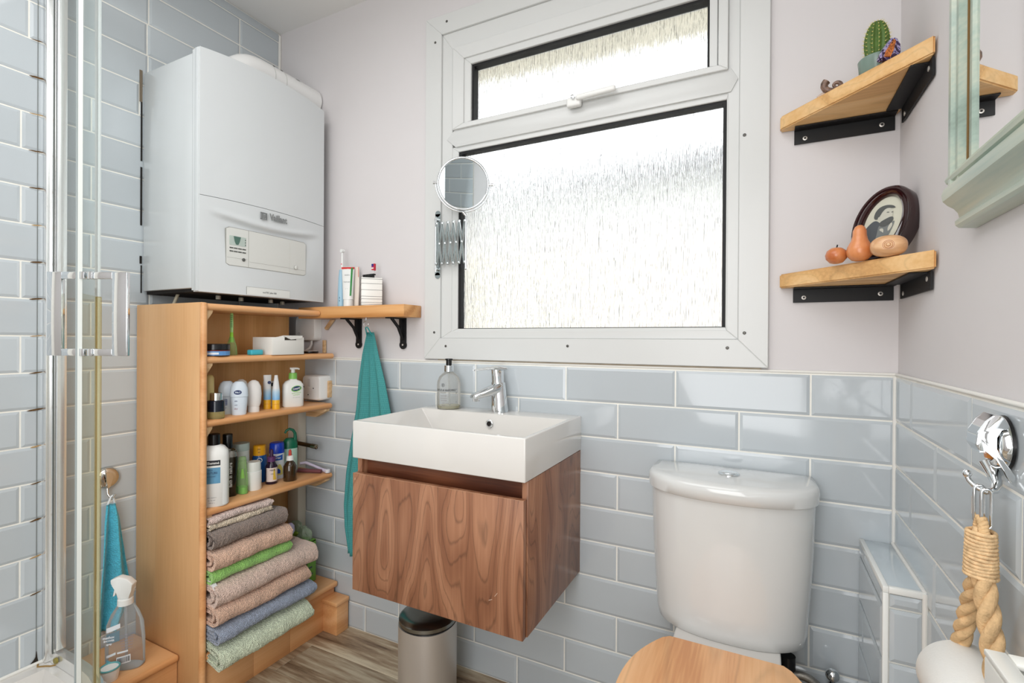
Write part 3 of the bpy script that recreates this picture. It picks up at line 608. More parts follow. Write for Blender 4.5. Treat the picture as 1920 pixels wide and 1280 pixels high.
TU('nut', mat('dull_chrome', sc(150, 140, 122), rough=.25, metal=1), [(-1.545, 1.3555, .6905), (-1.520, 1.354, .690)], .0095, sv, 8)
TU('bib', mat('dark_bronze2', sc(92, 78, 60), rough=.3, metal=.9), [(-1.524, 1.354, .690), (-1.517, 1.354, .682)], .005, sv, 8)
# ------------------------------------------------------------ toiletries
AZ = math.atan2(-1.1, 1.5)        # towards the room
BLKT = C_('print_black', 30, 32, 36, .5); BLUT = C_('print_navy', 34, 52, 100, .4)
# --- second shelf
c = (-1.500, .948, SB); t = T('cream_jar', 'dark jar of cream with blue label, left end of the second shelf', 'jar', c)
LA('body', mat('amber_dark_glass', sc(60, 30, 24), rough=.1), [(0, .036), (.002, .039), (.018, .039), (.020, .037)], c, t); label_cyl('label', C_('jar_label', 96, 150, 206, .4), c, .039, AZ, 1.7, SB+.003, SB+.016, t); LA('lid', BLKPL, [(.020, .040), (.036, .040), (.038, .038)], c, t, 40)
label_cyl('label_stripe', C_('label_white', 226, 232, 240, .4), c, .0393, AZ-.2, .5, SB+.006, SB+.012, t); label_cyl('red_band', C_('label_red', 150, 50, 40, .4), c, .0393, AZ, 1.7, SB+.0165, SB+.018, t)
c = (-1.560, 1.040, SB); t = T('green_bottle', 'tall translucent lime green plastic bottle tapering to a long handle on the second shelf', 'bottle', c)
GT = glassy('green_clear_plastic', sc(206, 240, 176), .22, .2, 1.15); LA('body', GT, [(0, .019, .013), (.004, .021, .014), (.030, .018, .012), (.050, .010, .008), (.060, .006, .005)], c, t, e=2.4)
LA('core', C_('lime_plastic', 150, 220, 60, .4), [(.042, .008, .006), (.060, .0062, .005), (.074, .0055, .004), (.078, .004, .003)], c, t)
LA('handle', C_('pale_green_plastic', 170, 220, 140, .3), [(.075, .006, .004), (.10, .007, .004), (.135, .0065, .004), (.138, .004, .003)], c, t)
for k in range(7): label_cyl('grip_rib', C_('dark_green', 60, 130, 70, .5), c, .0072, AZ, .35, SB+.092+k*.006, SB+.094+k*.006, t)
t = tag(B('soap_box', C_('turquoise_plastic', 66, 178, 196, .3), (-1.512, -1.488, 1.060, 1.104, SB, SB+.018), None, bev=.004, seg=3), 'small turquoise soap box on the second shelf', 'soap box')
t = T('white_carton', 'white carton with torn open flap on the second shelf', 'box', (-1.51, 1.18, SB)); CARD = C_('white_card', 232, 230, 224, .6)
B('body', CARD, (-1.562, -1.462, 1.117, 1.246, SB, SB+.060), t, bev=.001); B('opening', C_('opening_dark', 60, 52, 44, .9), (-1.466, -1.4612, 1.165, 1.212, SB+.050, SB+.0595), t, bev=0)
PR('flap', CARD, [(1.160, SB+.066), (1.238, SB+.066), (1.238, SB+.056), (1.19, SB+.052), (1.176, SB+.057)], 'x', -1.4615, .0012, t); PR('flap', CARD, [(-1.50, SB+.060), (-1.462, SB+.060), (-1.462, SB+.066)], 'y', 1.160, .078, t)
t = T('compact_mirror', 'black and silver round compact lying at the right end of the second shelf', 'compact', (-1.54, 1.33, SB)); LA('rim', BLKPL, [(0, .030), (.004, .032), (.008, .030)], (-1.535, 1.335, SB), t); LA('lid', STEEL, [(.008, .026), (.010, .024)], (-1.535, 1.335, SB), t)
t = tag(TU('black_clip', BLKPL, [(-1.52, 1.262, SB+.003), (-1.535, 1.280, SB+.004), (-1.56, 1.292, SB+.003)], .003), 'thin black clip beside the compact on the second shelf', 'clip')
# --- third shelf
c = (-1.490, .945, SC_); t = T('perfume_bottle', 'perfume bottle with chrome collar and dark band, left end of the third shelf', 'perfume bottle', c)
LA('glass_base', glassy('yellow_glass', sc(226, 214, 150), .3), [(0, .022), (.002, .0235), (.022, .0235)], c, t); LA('dark_band', C_('navy_black', 24, 30, 42, .08), [(.022, .0235), (.054, .0235), (.056, .021)], c, t); LA('collar', CHROME, [(.056, .017), (.078, .017), (.079, .015)], c, t)
c = (-1.545, .958, SC_); t = tag(LA('gold_capped_bottle', C_('pale_gold', 226, 206, 140, .3), [(0, .013), (.09, .013), (.120, .0125), (.128, .009), (.131, .004)], c), 'tall pale gold bottle with rounded top behind the perfume', 'bottle')
ROLL = C_('pale_blue_plastic', 214, 226, 236, .3)
def rollon(nm, lab, c, navy):
    t = T(nm, lab, 'deodorant', c, 'roll on deodorants on the third shelf')
    LA('body', ROLL, [(0, .0195, .014), (.003, .021, .015), (.05, .0245, .017), (.058, .0245, .017)], c, t, rot=AZ+PI/2, e=2.3); LA('cap', ROLL, [(.0585, .0262, .0185), (.064, .0262, .0185), (.085, .0245, .017), (.100, .019, .014), (.107, .011, .008)], c, t, rot=AZ+PI/2, e=2.3)
    n = Vector((math.cos(AZ), math.sin(AZ), 0)); r = Vector((-math.sin(AZ), math.cos(AZ), 0)); p = Vector(c)+n*.0187
    if navy:
        bm = bmesh.new(); vs = [bm.verts.new(p+r*(-.003+.011*math.cos(a))+Vector((0, 0, .073+.0072*math.sin(a)))) for a in [2*PI*i/24 for i in range(24)]]; bm.faces.new(vs); fin(bm, 'emblem', BLUT, t)
        text_flat('lettering', 'No.1', .007, ROLL, p+r*-.003+Vector((0, 0, .073)), r, (0, 0, 1), t, bold=.0003)
        for k, (s, w) in enumerate(((.006, '48h'), (.0055, 'anti'), (.007, 'dry'))): text_flat('lettering', w, s, BLUT if k < 2 else C_('print_red', 150, 70, 90, .5), p-n*.002+r*-.008+Vector((0, 0, .045-k*.012)), r, (0, 0, 1), t)
    else:
        q = p-n*.0015+r*-.006
        mesh('label', [q+r*a+Vector((0, 0, b_)) for a, b_ in ((-.010, .030), (.008, .030), (.008, .050), (-.010, .050))], [(0, 1, 2, 3)], C_('slate_print', 128, 140, 176, .5), parent=t)
        for k in range(3): text_flat('lettering', 'deo dry', .004, ROLL, q+Vector((0, 0, .046-k*.006)), r, (0, 0, 1), t)
        text_flat('lettering', '50 ml', .005, BLUT, q+Vector((0, 0, .022)), r, (0, 0, 1), t)
    return t
rollon('roll_on_deodorant', 'pale blue roll on deodorant with slate label, standing behind its twin', (-1.545, 1.015, SC_), False)
rollon('roll_on_deodorant', 'pale blue roll on deodorant with navy oval emblem, the front one of two', (-1.500, 1.026, SC_), True)
SQ = C_('milky_plastic', 232, 230, 226, .35)
def squeeze(nm, lab, c):
    t = T(nm, lab, 'bottle', c, 'milky squeeze bottles on the third shelf'); LA('cap', SQ, [(0, .0175, .013), (.017, .0175, .013), (.018, .016, .012)], c, t, rot=AZ+PI/2)
    LA('body', SQ, [(.018, .018, .012), (.03, .022, .015), (.06, .024, .016), (.085, .022, .014), (.1, .015, .009), (.106, .006, .004)], c, t, rot=AZ+PI/2, e=2.2); return t
squeeze('squeeze_bottle', 'milky white squeeze bottle standing on its cap beside the roll ons', (-1.515, 1.088, SC_)); squeeze('squeeze_bottle', 'second milky squeeze bottle mostly hidden behind the first', (-1.575, 1.085, SC_))
def tube_mat():
    m = mat('sun_cream_print', sc(230, 232, 232), rough=.35); nt = m.node_tree; N = nt.nodes; L = nt.links; tc = N.new('ShaderNodeTexCoord'); se = N.new('ShaderNodeSeparateXYZ'); L.new(tc.outputs['Object'], se.inputs[0])
    mr = N.new('ShaderNodeMapRange'); mr.inputs[1].default_value = SC_; mr.inputs[2].default_value = SC_+.118; L.new(se.outputs[2], mr.inputs[0]); r = N.new('ShaderNodeValToRGB'); e = r.color_ramp.elements
    e[0].position = 0; e[0].color = sc(236, 176, 40); e[1].position = 1; e[1].color = sc(232, 232, 230)
    for p, c in ((.27, sc(238, 182, 46)), (.275, sc(120, 180, 226)), (.5, sc(180, 212, 232)), (.62, sc(230, 232, 232))): q = e.new(p); q.color = c
    L.new(mr.outputs[0], r.inputs[0]); L.new(r.outputs[0], N['Principled BSDF'].inputs['Base Color']); return m
TM = tube_mat()
for i, (c, lab) in enumerate((((-1.540, 1.158, SC_), 'orange capped sun cream tube, wider and left one of the pair'), ((-1.508, 1.168, SC_), 'orange capped sun cream tube, narrow topped right one of the pair'))):
    t = T('sun_cream_tube', lab, 'tube', c, 'sun cream tubes on the third shelf')
    LA('tube', TM, [(0, .0125), (.030, .0125), (.031, .0120), (.06, .0125, .010), (.09, .0115 if i == 0 else .009, .006), (.118, .0125 if i == 0 else .005, .0015)], c, t, rot=AZ+PI/2, ab=1)
    TU('cap_groove', C_('orange_dark', 220, 150, 60, .5), [(c[0]+.0127*math.cos(a), c[1]+.0127*math.sin(a), SC_+.018) for a in [2*PI*k/24 for k in range(24)]], .0006, t, 6, True)
    if i == 0:
        o = LA('emblem', BLUT, [(0, .0055), (.0006, .0055)], (0, 0, 0), None, 20); o.data.transform(Matrix.Translation((c[0]+.010, c[1], SC_+.092)) @ RZ(math.degrees(AZ)) @ RY(90)); adopt(o, t)
t = T('small_carton', 'small white and black carton behind the pump bottle', 'box', (-1.575, 1.19, SC_)); B('body', CARD, (-1.60, -1.572, 1.185, 1.215, SC_, SC_+.092), t, bev=.001); B('black_print', BLKT, (-1.5722, -1.5712, 1.187, 1.214, SC_+.074, SC_+.086), t, bev=0)
c = (-1.515, 1.243, SC_); t = T('lotion_pump_bottle', 'white lotion pump bottle with green collar and oval blue logo', 'pump bottle', c); LOT = C_('lotion_white', 236, 237, 233, .3); GRN = C_('leaf_green', 134, 198, 94, .35)
ra = AZ+PI/2+.12; n = Vector((math.cos(ra-PI/2), math.sin(ra-PI/2), 0)); r = Vector((math.cos(ra), math.sin(ra), 0))
LA('body', LOT, [(0, .033, .019), (.003, .0355, .021), (.06, .0355, .021), (.080, .034, .020), (.091, .026, .016), (.097, .013, .012), (.100, .0125, .012)], c, t, rot=ra, e=3.2, seg=48); LA('collar', GRN, [(.100, .0145), (.121, .0135), (.122, .011)], c, t, 28); LA('stem', LOT, [(.122, .007), (.136, .0065)], c, t, 16)
TU('spout', LOT, [Vector(c)+Vector((0, 0, .137))+r*a for a in (-.010, .004, .016)]+[Vector(c)+Vector((0, 0, .134))+r*.022], [.0042, .0042, .0034, .0028], t)
def oval(nm, m, p, a, b_, par, tilt=0.0, off=0.0):
    bm = bmesh.new(); ct, st = math.cos(tilt), math.sin(tilt); vs = []
    for i in range(28):
        u, w = a*math.cos(2*PI*i/28), b_*math.sin(2*PI*i/28); vs.append(bm.verts.new(p+n*off+r*(u*ct-w*st)+Vector((0, 0, u*st+w*ct))))
    bm.faces.new(vs); return fin(bm, nm, m, par)
p = Vector(c)+n*.0216+r*.008; oval('logo_rim', GRN, p+Vector((0, 0, .0655)), .0175, .0105, t, .25); oval('logo', BLUT, p+Vector((.0, 0, .066)), .0150, .0080, t, .25, .0004)
text_flat('lettering', 'Cetaphil', .0085, LOT, p+n*.0008+Vector((0, 0, .066)), r+Vector((0, 0, .2)), (0, 0, 1), t, bold=.0002, sx=.85)
text_flat('lettering', 'MOISTURISING', .0058, GRN, p+Vector((0, 0, .050)), r+Vector((0, 0, .12)), (0, 0, 1), t, sx=.8); text_flat('lettering', 'LOTION', .0058, GRN, p+Vector((0, 0, .043)), r+Vector((0, 0, .12)), (0, 0, 1), t); text_flat('lettering', 'dry, sensitive skin', .0034, C_('print_grey', 150, 152, 150, .6), p+Vector((0, 0, .034)), r, (0, 0, 1), t)
# --- fourth shelf
c = (-1.498, .944, SD); t = T('conditioner_bottle', 'large white hair conditioner bottle with black cap and blue label', 'bottle', c); ra = AZ+PI/2-.05; n = Vector((math.cos(ra-PI/2), math.sin(ra-PI/2), 0)); r = Vector((math.cos(ra), math.sin(ra), 0))
LA('body', LOT, [(0, .036, .026), (.004, .040, .029), (.15, .0405, .029), (.168, .038, .027), (.180, .028, .020), (.185, .016, .015)], c, t, rot=ra, e=2.7, seg=48); LA('cap', BLKPL, [(.185, .0165), (.216, .0160), (.218, .014)], c, t, 32)
p = Vector(c)+n*.0297
def strip(nm, m, a0, a1, z0, z1, off, par):
    v = []; f = []; N_ = 10
    for i in range(N_+1):
        a = a0+(a1-a0)*i/N_; d = .029*(max(0, 1-abs(a/.0405)**2.7))**(1/2.7)+off
        v += [Vector(c)+r*a+n*d+Vector((0, 0, z0)), Vector(c)+r*a+n*d+Vector((0, 0, z1))]
        if i: f.append((2*i-2, 2*i, 2*i+1, 2*i-1))
    return mesh(nm, v, f, m, parent=par)
strip('brand_band', BLKT, -.036, .020, .126, .142, .0006, t); strip('label', mat('steel_blue_label', sc(92, 146, 178), rough=.3, vary=(40, .3, (1, 1, .3))), -.034, .020, .072, .120, .0006, t)
text_flat('lettering', 'TRESemm\u00e9', .0105, LOT, p+r*-.006+Vector((0, 0, .134)), r, (0, 0, 1), t, off=.0012, bold=.0002, sx=.95)
text_flat('lettering', 'MOISTURE', .0085, BLUT, p+r*-.006+Vector((0, 0, .104)), r, (0, 0, 1), t, off=.0012, sx=.95); text_flat('lettering', 'RICH', .0055, BLUT, p+r*-.006+Vector((0, 0, .113)), r, (0, 0, 1), t, off=.0012)
text_flat('lettering', 'Conditioner', .0055, BLUT, p+r*-.006+Vector((0, 0, .094)), r, (0, 0, 1), t, off=.0012)
for k, w in enumerate(('with vitamin e', 'for dry hair', '900 ml  e')): text_flat('lettering', w, .0042, C_('print_grey2', 120, 122, 130, .6), p+r*-.002+Vector((0, 0, .030-k*.008)), r, (0, 0, 1), t, off=.0006)
c = (-1.545, 1.018, SD); t = T('shower_gel_bottle', 'black and gold shower gel bottle with black cap beside the conditioner', 'bottle', c); ra = AZ+PI/2-.1; n = Vector((math.cos(ra-PI/2), math.sin(ra-PI/2), 0)); r = Vector((math.cos(ra), math.sin(ra), 0))
LA('body', mat('black_gold_print', sc(58, 52, 34), rough=.15, vary=(22, .8, (1, 1, .35))), [(0, .026, .018), (.003, .028, .020), (.12, .030, .021), (.145, .026, .018), (.155, .014, .012)], c, t, rot=ra, e=2.6, seg=40); LA('cap', BLKPL, [(.155, .0145), (.199, .0145), (.201, .013)], c, t, 28); LA('shoulder', C_('silver_grey', 150, 148, 140, .2, metal=.6), [(.128, .0295, .0212), (.140, .0275, .0195), (.147, .0248, .0172)], c, t, rot=ra, e=2.6, seg=40)
p = Vector(c)+n*.0212
GOLD = C_('gold_print', 206, 190, 96, .3)
bm = bmesh.new(); pts = [(-.012, .125), (-.004, .10), (-.008, .06), (-.020, .025), (-.014, .025), (-.002, .06), (.003, .10), (-.004, .125)]; vs = [bm.verts.new(p+r*a+n*.0007+Vector((0, 0, b_))) for a, b_ in pts]; bm.faces.new(vs); fin(bm, 'gold_swirl', GOLD, t)
oval('gold_fruit', GOLD, p+r*-.006+Vector((0, 0, .020)), .012, .012, t, .3, .0009)
text_flat('lettering', 'faith in nature', .014, LOT, p+r*.012+Vector((0, 0, .072)), r, (0, 0, 1), t, bold=.0003, rot90=True, off=.001)
c = (-1.528, 1.058, SD); t = T('green_travel_bottle', 'translucent lime green travel bottle in front of the white tin', 'bottle', c)
LA('body', GT, [(0, .0185, .013), (.003, .0195, .014), (.045, .018, .013), (.085, .0135, .010), (.118, .012, .009), (.12, .010, .007)], c, t, e=2.5); LA('liquid', C_('lime_liquid', 132, 206, 90, .3), [(.001, .0175, .012), (.022, .0175, .012)], c, t, e=2.5); LA('inner_cap', C_('lime_bright', 150, 214, 60, .4), [(.050, .007), (.066, .005), (.08, .003)], c, t)
c = (-1.604, 1.104, SD); t = T('tall_white_tin', 'tall white cylinder bottle with pale grey green cap at the back', 'bottle', c)
LA('body', C_('tin_white', 222, 226, 222, .4), [(0, .027), (.125, .027)], c, t); LA('cap', C_('grey_green', 186, 202, 196, .3), [(.125, .0275), (.148, .0275), (.150, .026)], c, t)
for k, w in enumerate(('body lotion', 'with aloe vera', '______', '250 ml', 'shake well')): text_cyl('lettering', w, .0075 if k < 2 else .005, C_('print_grey3', 140, 146, 146, .6), c, .027, AZ, SD+.108-k*.014, t)
c = (-1.536, 1.104, SD); t = T('white_cream_pot', 'short white cream dispenser with ribbed cap on the fourth shelf', 'pot', c)
LA('body', LOT, [(0, .0235), (.002, .0245), (.062, .0245), (.064, .022)], c, t); LA('cap', C_('cap_white', 226, 228, 222, .35), [(.064, .0225), (.092, .0215), (.094, .0205)], c, t)
for k in range(14): a = AZ-1.2+k*.18; TU('rib', C_('rib_white', 214, 216, 208, .5), [(c[0]+.0218*math.cos(a), c[1]+.0218*math.sin(a), SD+.066), (c[0]+.0214*math.cos(a), c[1]+.0214*math.sin(a), SD+.090)], .0006, t, 5)
c = (-1.604, 1.176, SD); t = T('orange_capped_deodorant', 'blue spray bottle with orange yellow cap at the back of the fourth shelf', 'spray can', c)
LA('body', C_('mid_blue', 30, 84, 150, .25), [(0, .024), (.085, .024), (.095, .021)], c, t); LA('cap', C_('orange_yellow', 240, 172, 30, .3), [(.095, .0215), (.128, .0205), (.130, .018)], c, t); text_cyl('lettering', 'SPF', .007, BLKT, c, .021, AZ-.1, SD+.117, t); text_cyl('lettering', '30', .007, BLKT, c, .021, AZ-.1, SD+.107, t); text_cyl('ring_mark', 'O', .026, LOT, c, .024, AZ, SD+.078, t)
c = (-1.543, 1.178, SD); t = T('purple_dropper_bottle', 'dark bottle with purple cap and dropper and cream label', 'dropper bottle', c)
LA('body', C_('dark_purple_glass', 40, 24, 44, .08), [(0, .018), (.002, .0195), (.062, .0195), (.074, .012), (.078, .011)], c, t); LA('collar', C_('purple_cap', 96, 54, 100, .35), [(.078, .0135), (.094, .0135), (.095, .012)], c, t, 24); LA('bulb', C_('dark_purple', 62, 34, 64, .4), [(.095, .0062), (.112, .006), (.119, .0045), (.121, .002)], c, t, 16)
label_cyl('label', C_('cream_label', 222, 206, 198, .5), c, .0195, AZ+.15, 1.1, SD+.010, SD+.058, t); label_cyl('gold_print', C_('yellow_flower', 220, 186, 70, .5), c, .0199, AZ+.55, .3, SD+.016, SD+.056, t, shape=lambda q: .55+.45*math.sin(q*5))
text_cyl('lettering', 'HAIR', .009, BLKT, c, .0201, AZ+.15, SD+.050, t, sx=.9); text_cyl('lettering', 'OIL', .006, BLKT, c, .0201, AZ+.1, SD+.037, t)
c = (-1.590, 1.236, SD); t = T('blue_capped_spray', 'white spray can with royal blue cap and yellow swirl', 'spray can', c)
LA('body', C_('can_white', 226, 230, 234, .3), [(0, .0255), (.088, .0255), (.092, .025)], c, t); LA('cap', C_('royal_blue', 20, 60, 180, .25), [(.092, .0258), (.126, .0245), (.130, .021)], c, t); label_cyl('brand_band', C_('brand_blue', 40, 92, 180, .4), c, .0255, AZ+.05, .75, SD+.068, SD+.086, t, shape=lambda q: .6+.5*q)
text_cyl('lettering', 'starter', .010, LOT, c, .0261, AZ-.02, SD+.077, t, bold=.0002); label_cyl('swirl', C_('swirl_yellow', 226, 214, 120, .5), c, .0255, AZ+.3, .55, SD+.014, SD+.05, t, shape=lambda q: .35+.75*math.sin(q*3)); label_cyl('swirl', C_('swirl_blue', 30, 74, 176, .5), c, .0258, AZ+.12, .34, SD+.020, SD+.040, t, shape=lambda q: .5+.4*math.sin(q*3.1))
c = (-1.517, 1.234, SD); t = T('amber_dropper_bottle', 'amber glass bottle with white collar and red dropper bulb', 'dropper bottle', c)
LA('body', mat('amber_glass', sc(58, 40, 22), rough=.06, coat=.5), [(0, .021), (.002, .0225), (.052, .0225), (.064, .016), (.070, .0105), (.073, .0105)], c, t, 36); LA('collar', LOT, [(.073, .0130), (.088, .0115), (.090, .009)], c, t, 24); LA('bulb', C_('red_rubber', 196, 72, 58, .5), [(.090, .0055), (.104, .0052), (.110, .0035), (.111, .002)], c, t, 16)
c = (-1.604, 1.302, SD); t = T('green_hook_shower_gel', 'green shower gel with hooked hanging cap behind the amber bottle', 'bottle', c)
LA('body', C_('mint_plastic', 188, 222, 206, .3), [(.0, .027, .018), (.004, .029, .019), (.095, .028, .018)], c, t, rot=AZ+PI/2, e=3); LA('cap', C_('bottle_green', 22, 112, 82, .3), [(.095, .029, .019), (.115, .028, .018), (.128, .018, .014), (.133, .012, .011)], c, t, rot=AZ+PI/2)
r = Vector((math.cos(AZ+PI/2), math.sin(AZ+PI/2), 0)); hk = [Vector(c)+r*a+Vector((0, 0, z)) for a, z in ((.018, .115), (.020, .135), (.019, .150), (.012, .162), (.0, .167), (-.011, .162), (-.016, .152))]; TU('hook', C_('bottle_green2', 22, 112, 82, .3), hk, [.008, .0065, .0055, .005, .005, .0045, .004], t)
t = T('lilac_razor', 'lilac and mauve razor lying over the right end of the fourth shelf', 'razor', (-1.5, 1.36, SD)); TU('handle', C_('mauve', 112, 66, 70, .4), [(-1.575, 1.318, SD+.009), (-1.535, 1.333, SD+.009), (-1.490, 1.352, SD+.008)], .0075, t, 12)
TU('clear_grip', C_('lilac_plastic', 206, 196, 214, .3), [(-1.585, 1.335, SD+.030), (-1.570, 1.350, SD+.032), (-1.535, 1.362, SD+.020), (-1.500, 1.366, SD+.010), (-1.475, 1.366, SD+.007)], [.006, .006, .005, .006, .008], t, 10)
LA('end_ring', C_('clear_white', 222, 220, 224, .3), [(0, .010), (.010, .010), (.012, .008)], (-1.474, 1.368, SD+.002), t, 20)
# ------------------------------------------------------------ folded towels
def towel(lab, m, z0, z1, xf, y0, y1, layers, th, rough=.0010, skew=0.0, sag=0.0, hem=None, xb=-1.635):
    """nested U folds, open side at the back, fold towards the room; swept along y"""
    H = z1-z0; v = []; f = []; ny = 120
    for L_ in range(layers):
        ins = L_*(th*1.12); zb, zt = z0+ins, z1-ins
        if zt-zb < th*2.1: break
        R = (zt-zb)/2; X = xf-ins*1.4-.5*R
        outer = [(xb, zb)]+[(X-.7*R*k/4*0+(xb-X)*(1-k/9)*1.0, zb) for k in range(1, 9)]
        na = 14; outer += [(X+R*1.25*math.sin(PI*i/na)**.8, (zb+zt)/2-R*math.cos(PI*i/na)) for i in range(na+1)]
        outer += [(xb+(X-xb)*(1-k/9), zt) for k in range(1, 9)]+[(xb, zt)]
        R2 = R-th; inner = [(xb, zt-th)]+[(xb+(X-xb)*k/9, zt-th) for k in range(1, 9)]+[(X+max(.0005, R*1.25-th)*math.sin(PI*i/na)**.8, (zb+zt)/2+R2*math.cos(PI*i/na)) for i in range(na+1)]+[(X+(xb-X)*k/9, zb+th) for k in range(1, 9)]+[(xb, zb+th)]
        loop = outer+inner; n = len(loop); b0 = len(v); ph = random.random()*6
        for j in range(ny+1):
            t = j/ny; y = y0+(y1-y0)*t
            for k, (x, z) in enumerate(loop):
                fr = max(0, (x-xb)/(xf-xb)); wob = .0022*math.sin(t*9+ph+z*60)+.0014*math.sin(t*23+ph)
                xx = x+(wob+skew*(t-.5))*fr+random.uniform(-rough, rough)*1.2; zz = z+(.0016*math.sin(t*7+ph)+random.uniform(-rough, rough))*(1 if k < len(outer) else .4)-sag*fr*fr
                yy = y+(random.uniform(-.0015, .0015)+.004*math.sin(k*.5+ph) if j in (0, ny) else 0)
                if j == 0: yy = max(yy, .9005)
                v.append((min(xx, -1.37), yy, zz))
        for j in range(ny):
            for k in range(n): a = b0+j*n+k; c_ = b0+j*n+(k+1) % n; f.append((a, c_, c_+n, a+n))
        f.append(tuple(b0+k for k in range(n))); f.append(tuple(b0+ny*n+k for k in range(n))[::-1])
    o = mesh('folded_towel', v, f, m, smooth=True); o.data.set_sharp_from_angle(angle=math.radians(70)); return tag(o, lab, 'towel', 'folded towels stacked on the bottom shelf')
TB = terry('beige_terry', sc(236, 212, 202)); TB2 = terry('sand_terry', sc(238, 220, 194)); TG = terry('taupe_terry', sc(152, 134, 124)); TPe = terry('peach_terry', sc(240, 198, 172)); TGr = terry('green_rib', sc(160, 216, 118), 300, .10, .003); TBl = terry('blue_grey_terry', sc(164, 174, 194)); TPa = terry('pale_green_terry', sc(228, 238, 208)); TPk = terry('pinky_beige_terry', sc(240, 210, 194))
towel('pale green folded towel, bottom of the stack', TPa, PZ+.002, .224, -1.408, .901, 1.228, 3, .009, sag=.040)
towel('blue grey folded towel, second from the bottom', TBl, .224, .262, -1.414, .901, 1.252, 2, .008, sag=.018)
towel('peach folded towel between the blue and the large beige towel', TPe, .262, .318, -1.428, .901, 1.232, 3, .009, sag=.010)
towel('large pinkish beige folded towel below the green one', TPk, .318, .382, -1.432, .901, 1.265, 3, .010, sag=.010)
towel('bright green ribbed folded towel in the middle of the stack', TGr, .382, .420, -1.446, .901, 1.172, 2, .007, .0006, sag=.006)
towel('peach beige folded towel on top of the green one', TPe, .420, .478, -1.440, .901, 1.165, 3, .010, sag=.006)
towel('taupe grey rolled towel near the top of the stack', TG, .478, .530, -1.446, .901, 1.155, 3, .008)
towel('thin sand coloured towel second from the top', TB2, .530, .549, -1.456, .901, 1.113, 1, .006)
towel('thin beige towel on top of the stack', TB, .549, .568, -1.458, .901, 1.115, 1, .006)
LIL = C_('lilac_film', 196, 182, 212, .4)
t = tag(LA('lilac_packet', LIL, [(0, .01, .02), (.01, .014, .03), (.03, .013, .028), (.04, .006, .02)], (-1.50, 1.215, .40), None, 14, e=3, rot=.4), 'crumpled lilac packet peeking out behind the green towel', 'packet')
bg = T('green_white_packet', 'clear and green printed plastic packet behind the towels near the back wall', 'packet', (-1.58, 1.35, PZ))
bm = bmesh.new(); box(bm, -1.625, -1.534, 1.328, 1.366, PZ+.001, .328, bev=.006); fin(bm, 'body', C_('packet_white', 226, 230, 220, .4), bg, angle=40)
for x in (-1.534, -1.548): B('green_edge', C_('packet_green', 112, 170, 66, .4), (x-.004, x+.001, 1.3265, 1.367, PZ+.004, .330), bg, bev=.001)
for k in range(5): B('print', C_('print_grey5', 70, 86, 92, .5), (-1.5335, -1.5325, 1.334, 1.352-.003*k, .20+.026*k, .206+.026*k), bg, bev=0)
B('green_top', C_('packet_green2', 118, 176, 60, .4), (-1.626, -1.533, 1.326, 1.368, .322, .330), bg, bev=.002)
bm = bmesh.new()
for _ in range(2):
    bmesh.ops.create_icosphere(bm, subdivisions=3, radius=.036, matrix=Matrix.Translation((-1.575+_*-.045, 1.346, .345+_*.012)) @ Matrix.Diagonal((1, .5, .95, 1)))
for q in bm.verts: q.co += Vector((random.uniform(-1, 1), random.uniform(-1, 1), random.uniform(-1, 1)))*.004
fin(bm, 'clear_film', glassy('clear_film', sc(220, 236, 214), .3, .1), bg)
bm = bmesh.new(); bmesh.ops.create_icosphere(bm, subdivisions=2, radius=.022, matrix=Matrix.Translation((-1.62, 1.335, .350)) @ Matrix.Diagonal((1.4, .6, .8, 1)))
for q in bm.verts: q.co += Vector((random.uniform(-1, 1), random.uniform(-1, 1), random.uniform(-1, 1)))*.003
fin(bm, 'green_content', C_('olive_green', 120, 150, 40, .5), bg)
pk = tag(PR('folded_paper', C_('paper_white', 236, 234, 236, .6), [(-1.54, .378), (-1.462, .374), (-1.428, .362), (-1.446, .384), (-1.50, .396)], 'y', .897-.012, .012, None, angle=20), 'white paper corner sticking out beside the green towel', 'paper'); pk.location = (0, .018, 0)

# ------------------------------------------------------------ bracket shelf with brush holder
bs = T('bracket_shelf', 'thick oak shelf on two black iron brackets left of the window', 'shelf', (-1.33, 1.37, 1.178))
B('board', OAK, (-1.583, -1.075, 1.322, YB-.001, 1.180, 1.222), bs, bev=.0015)
IRON = C_('black_iron', 14, 14, 16, .55)
for x in (-1.365, -1.153):
    bm = bmesh.new()
    prism(bm, [(YB-.0005, 1.179), (YB-.0045, 1.179), (YB-.0045, 1.090), (YB-.0005, 1.090)], .026, 'x', x-.013)
    box(bm, x-.012, x+.012, 1.333, YB-.001, 1.1755, 1.1795)
    tube(bm, [(x, YB-.006, 1.104), (x, 1.388, 1.146), (x, 1.352, 1.177)], .0055, 8)
    prism(bm, [(YB-.004, 1.178), (YB-.022, 1.178), (YB-.022, 1.140), (YB-.004, 1.118)], .007, 'x', x-.0035)
    t2 = bmesh.new(); loft(t2, [(0, .015, .015), (.005, .015, .015)], (0, 0, 0), seg=24); merge(bm, t2, Matrix.Translation((x, YB-.0005, 1.083)) @ RX(90))
    br = fin(bm, 'iron_bracket', IRON, bs, angle=35)
    for z in (1.152, 1.083): screw(x, YB-.0055, z, (0, -1, 0), .0034, br, STEEL)
hk = tag(TU('cup_hook', CHROME, [(-1.268, 1.350, 1.181), (-1.268, 1.350, 1.168)]+[(-1.268+.011*math.cos(math.radians(a)), 1.350, 1.157+.011*math.sin(math.radians(a))) for a in range(90, 372, 20)], .0014, None, 8), 'small wire hook under the bracket shelf holding the teal towel', 'hook')
t = T('toothbrush_cup', 'white square block with thin black stripes on the bracket shelf', 'holder', (-1.262, 1.372, 1.222)); STW = C_('stripe_white', 238, 236, 230, .3)
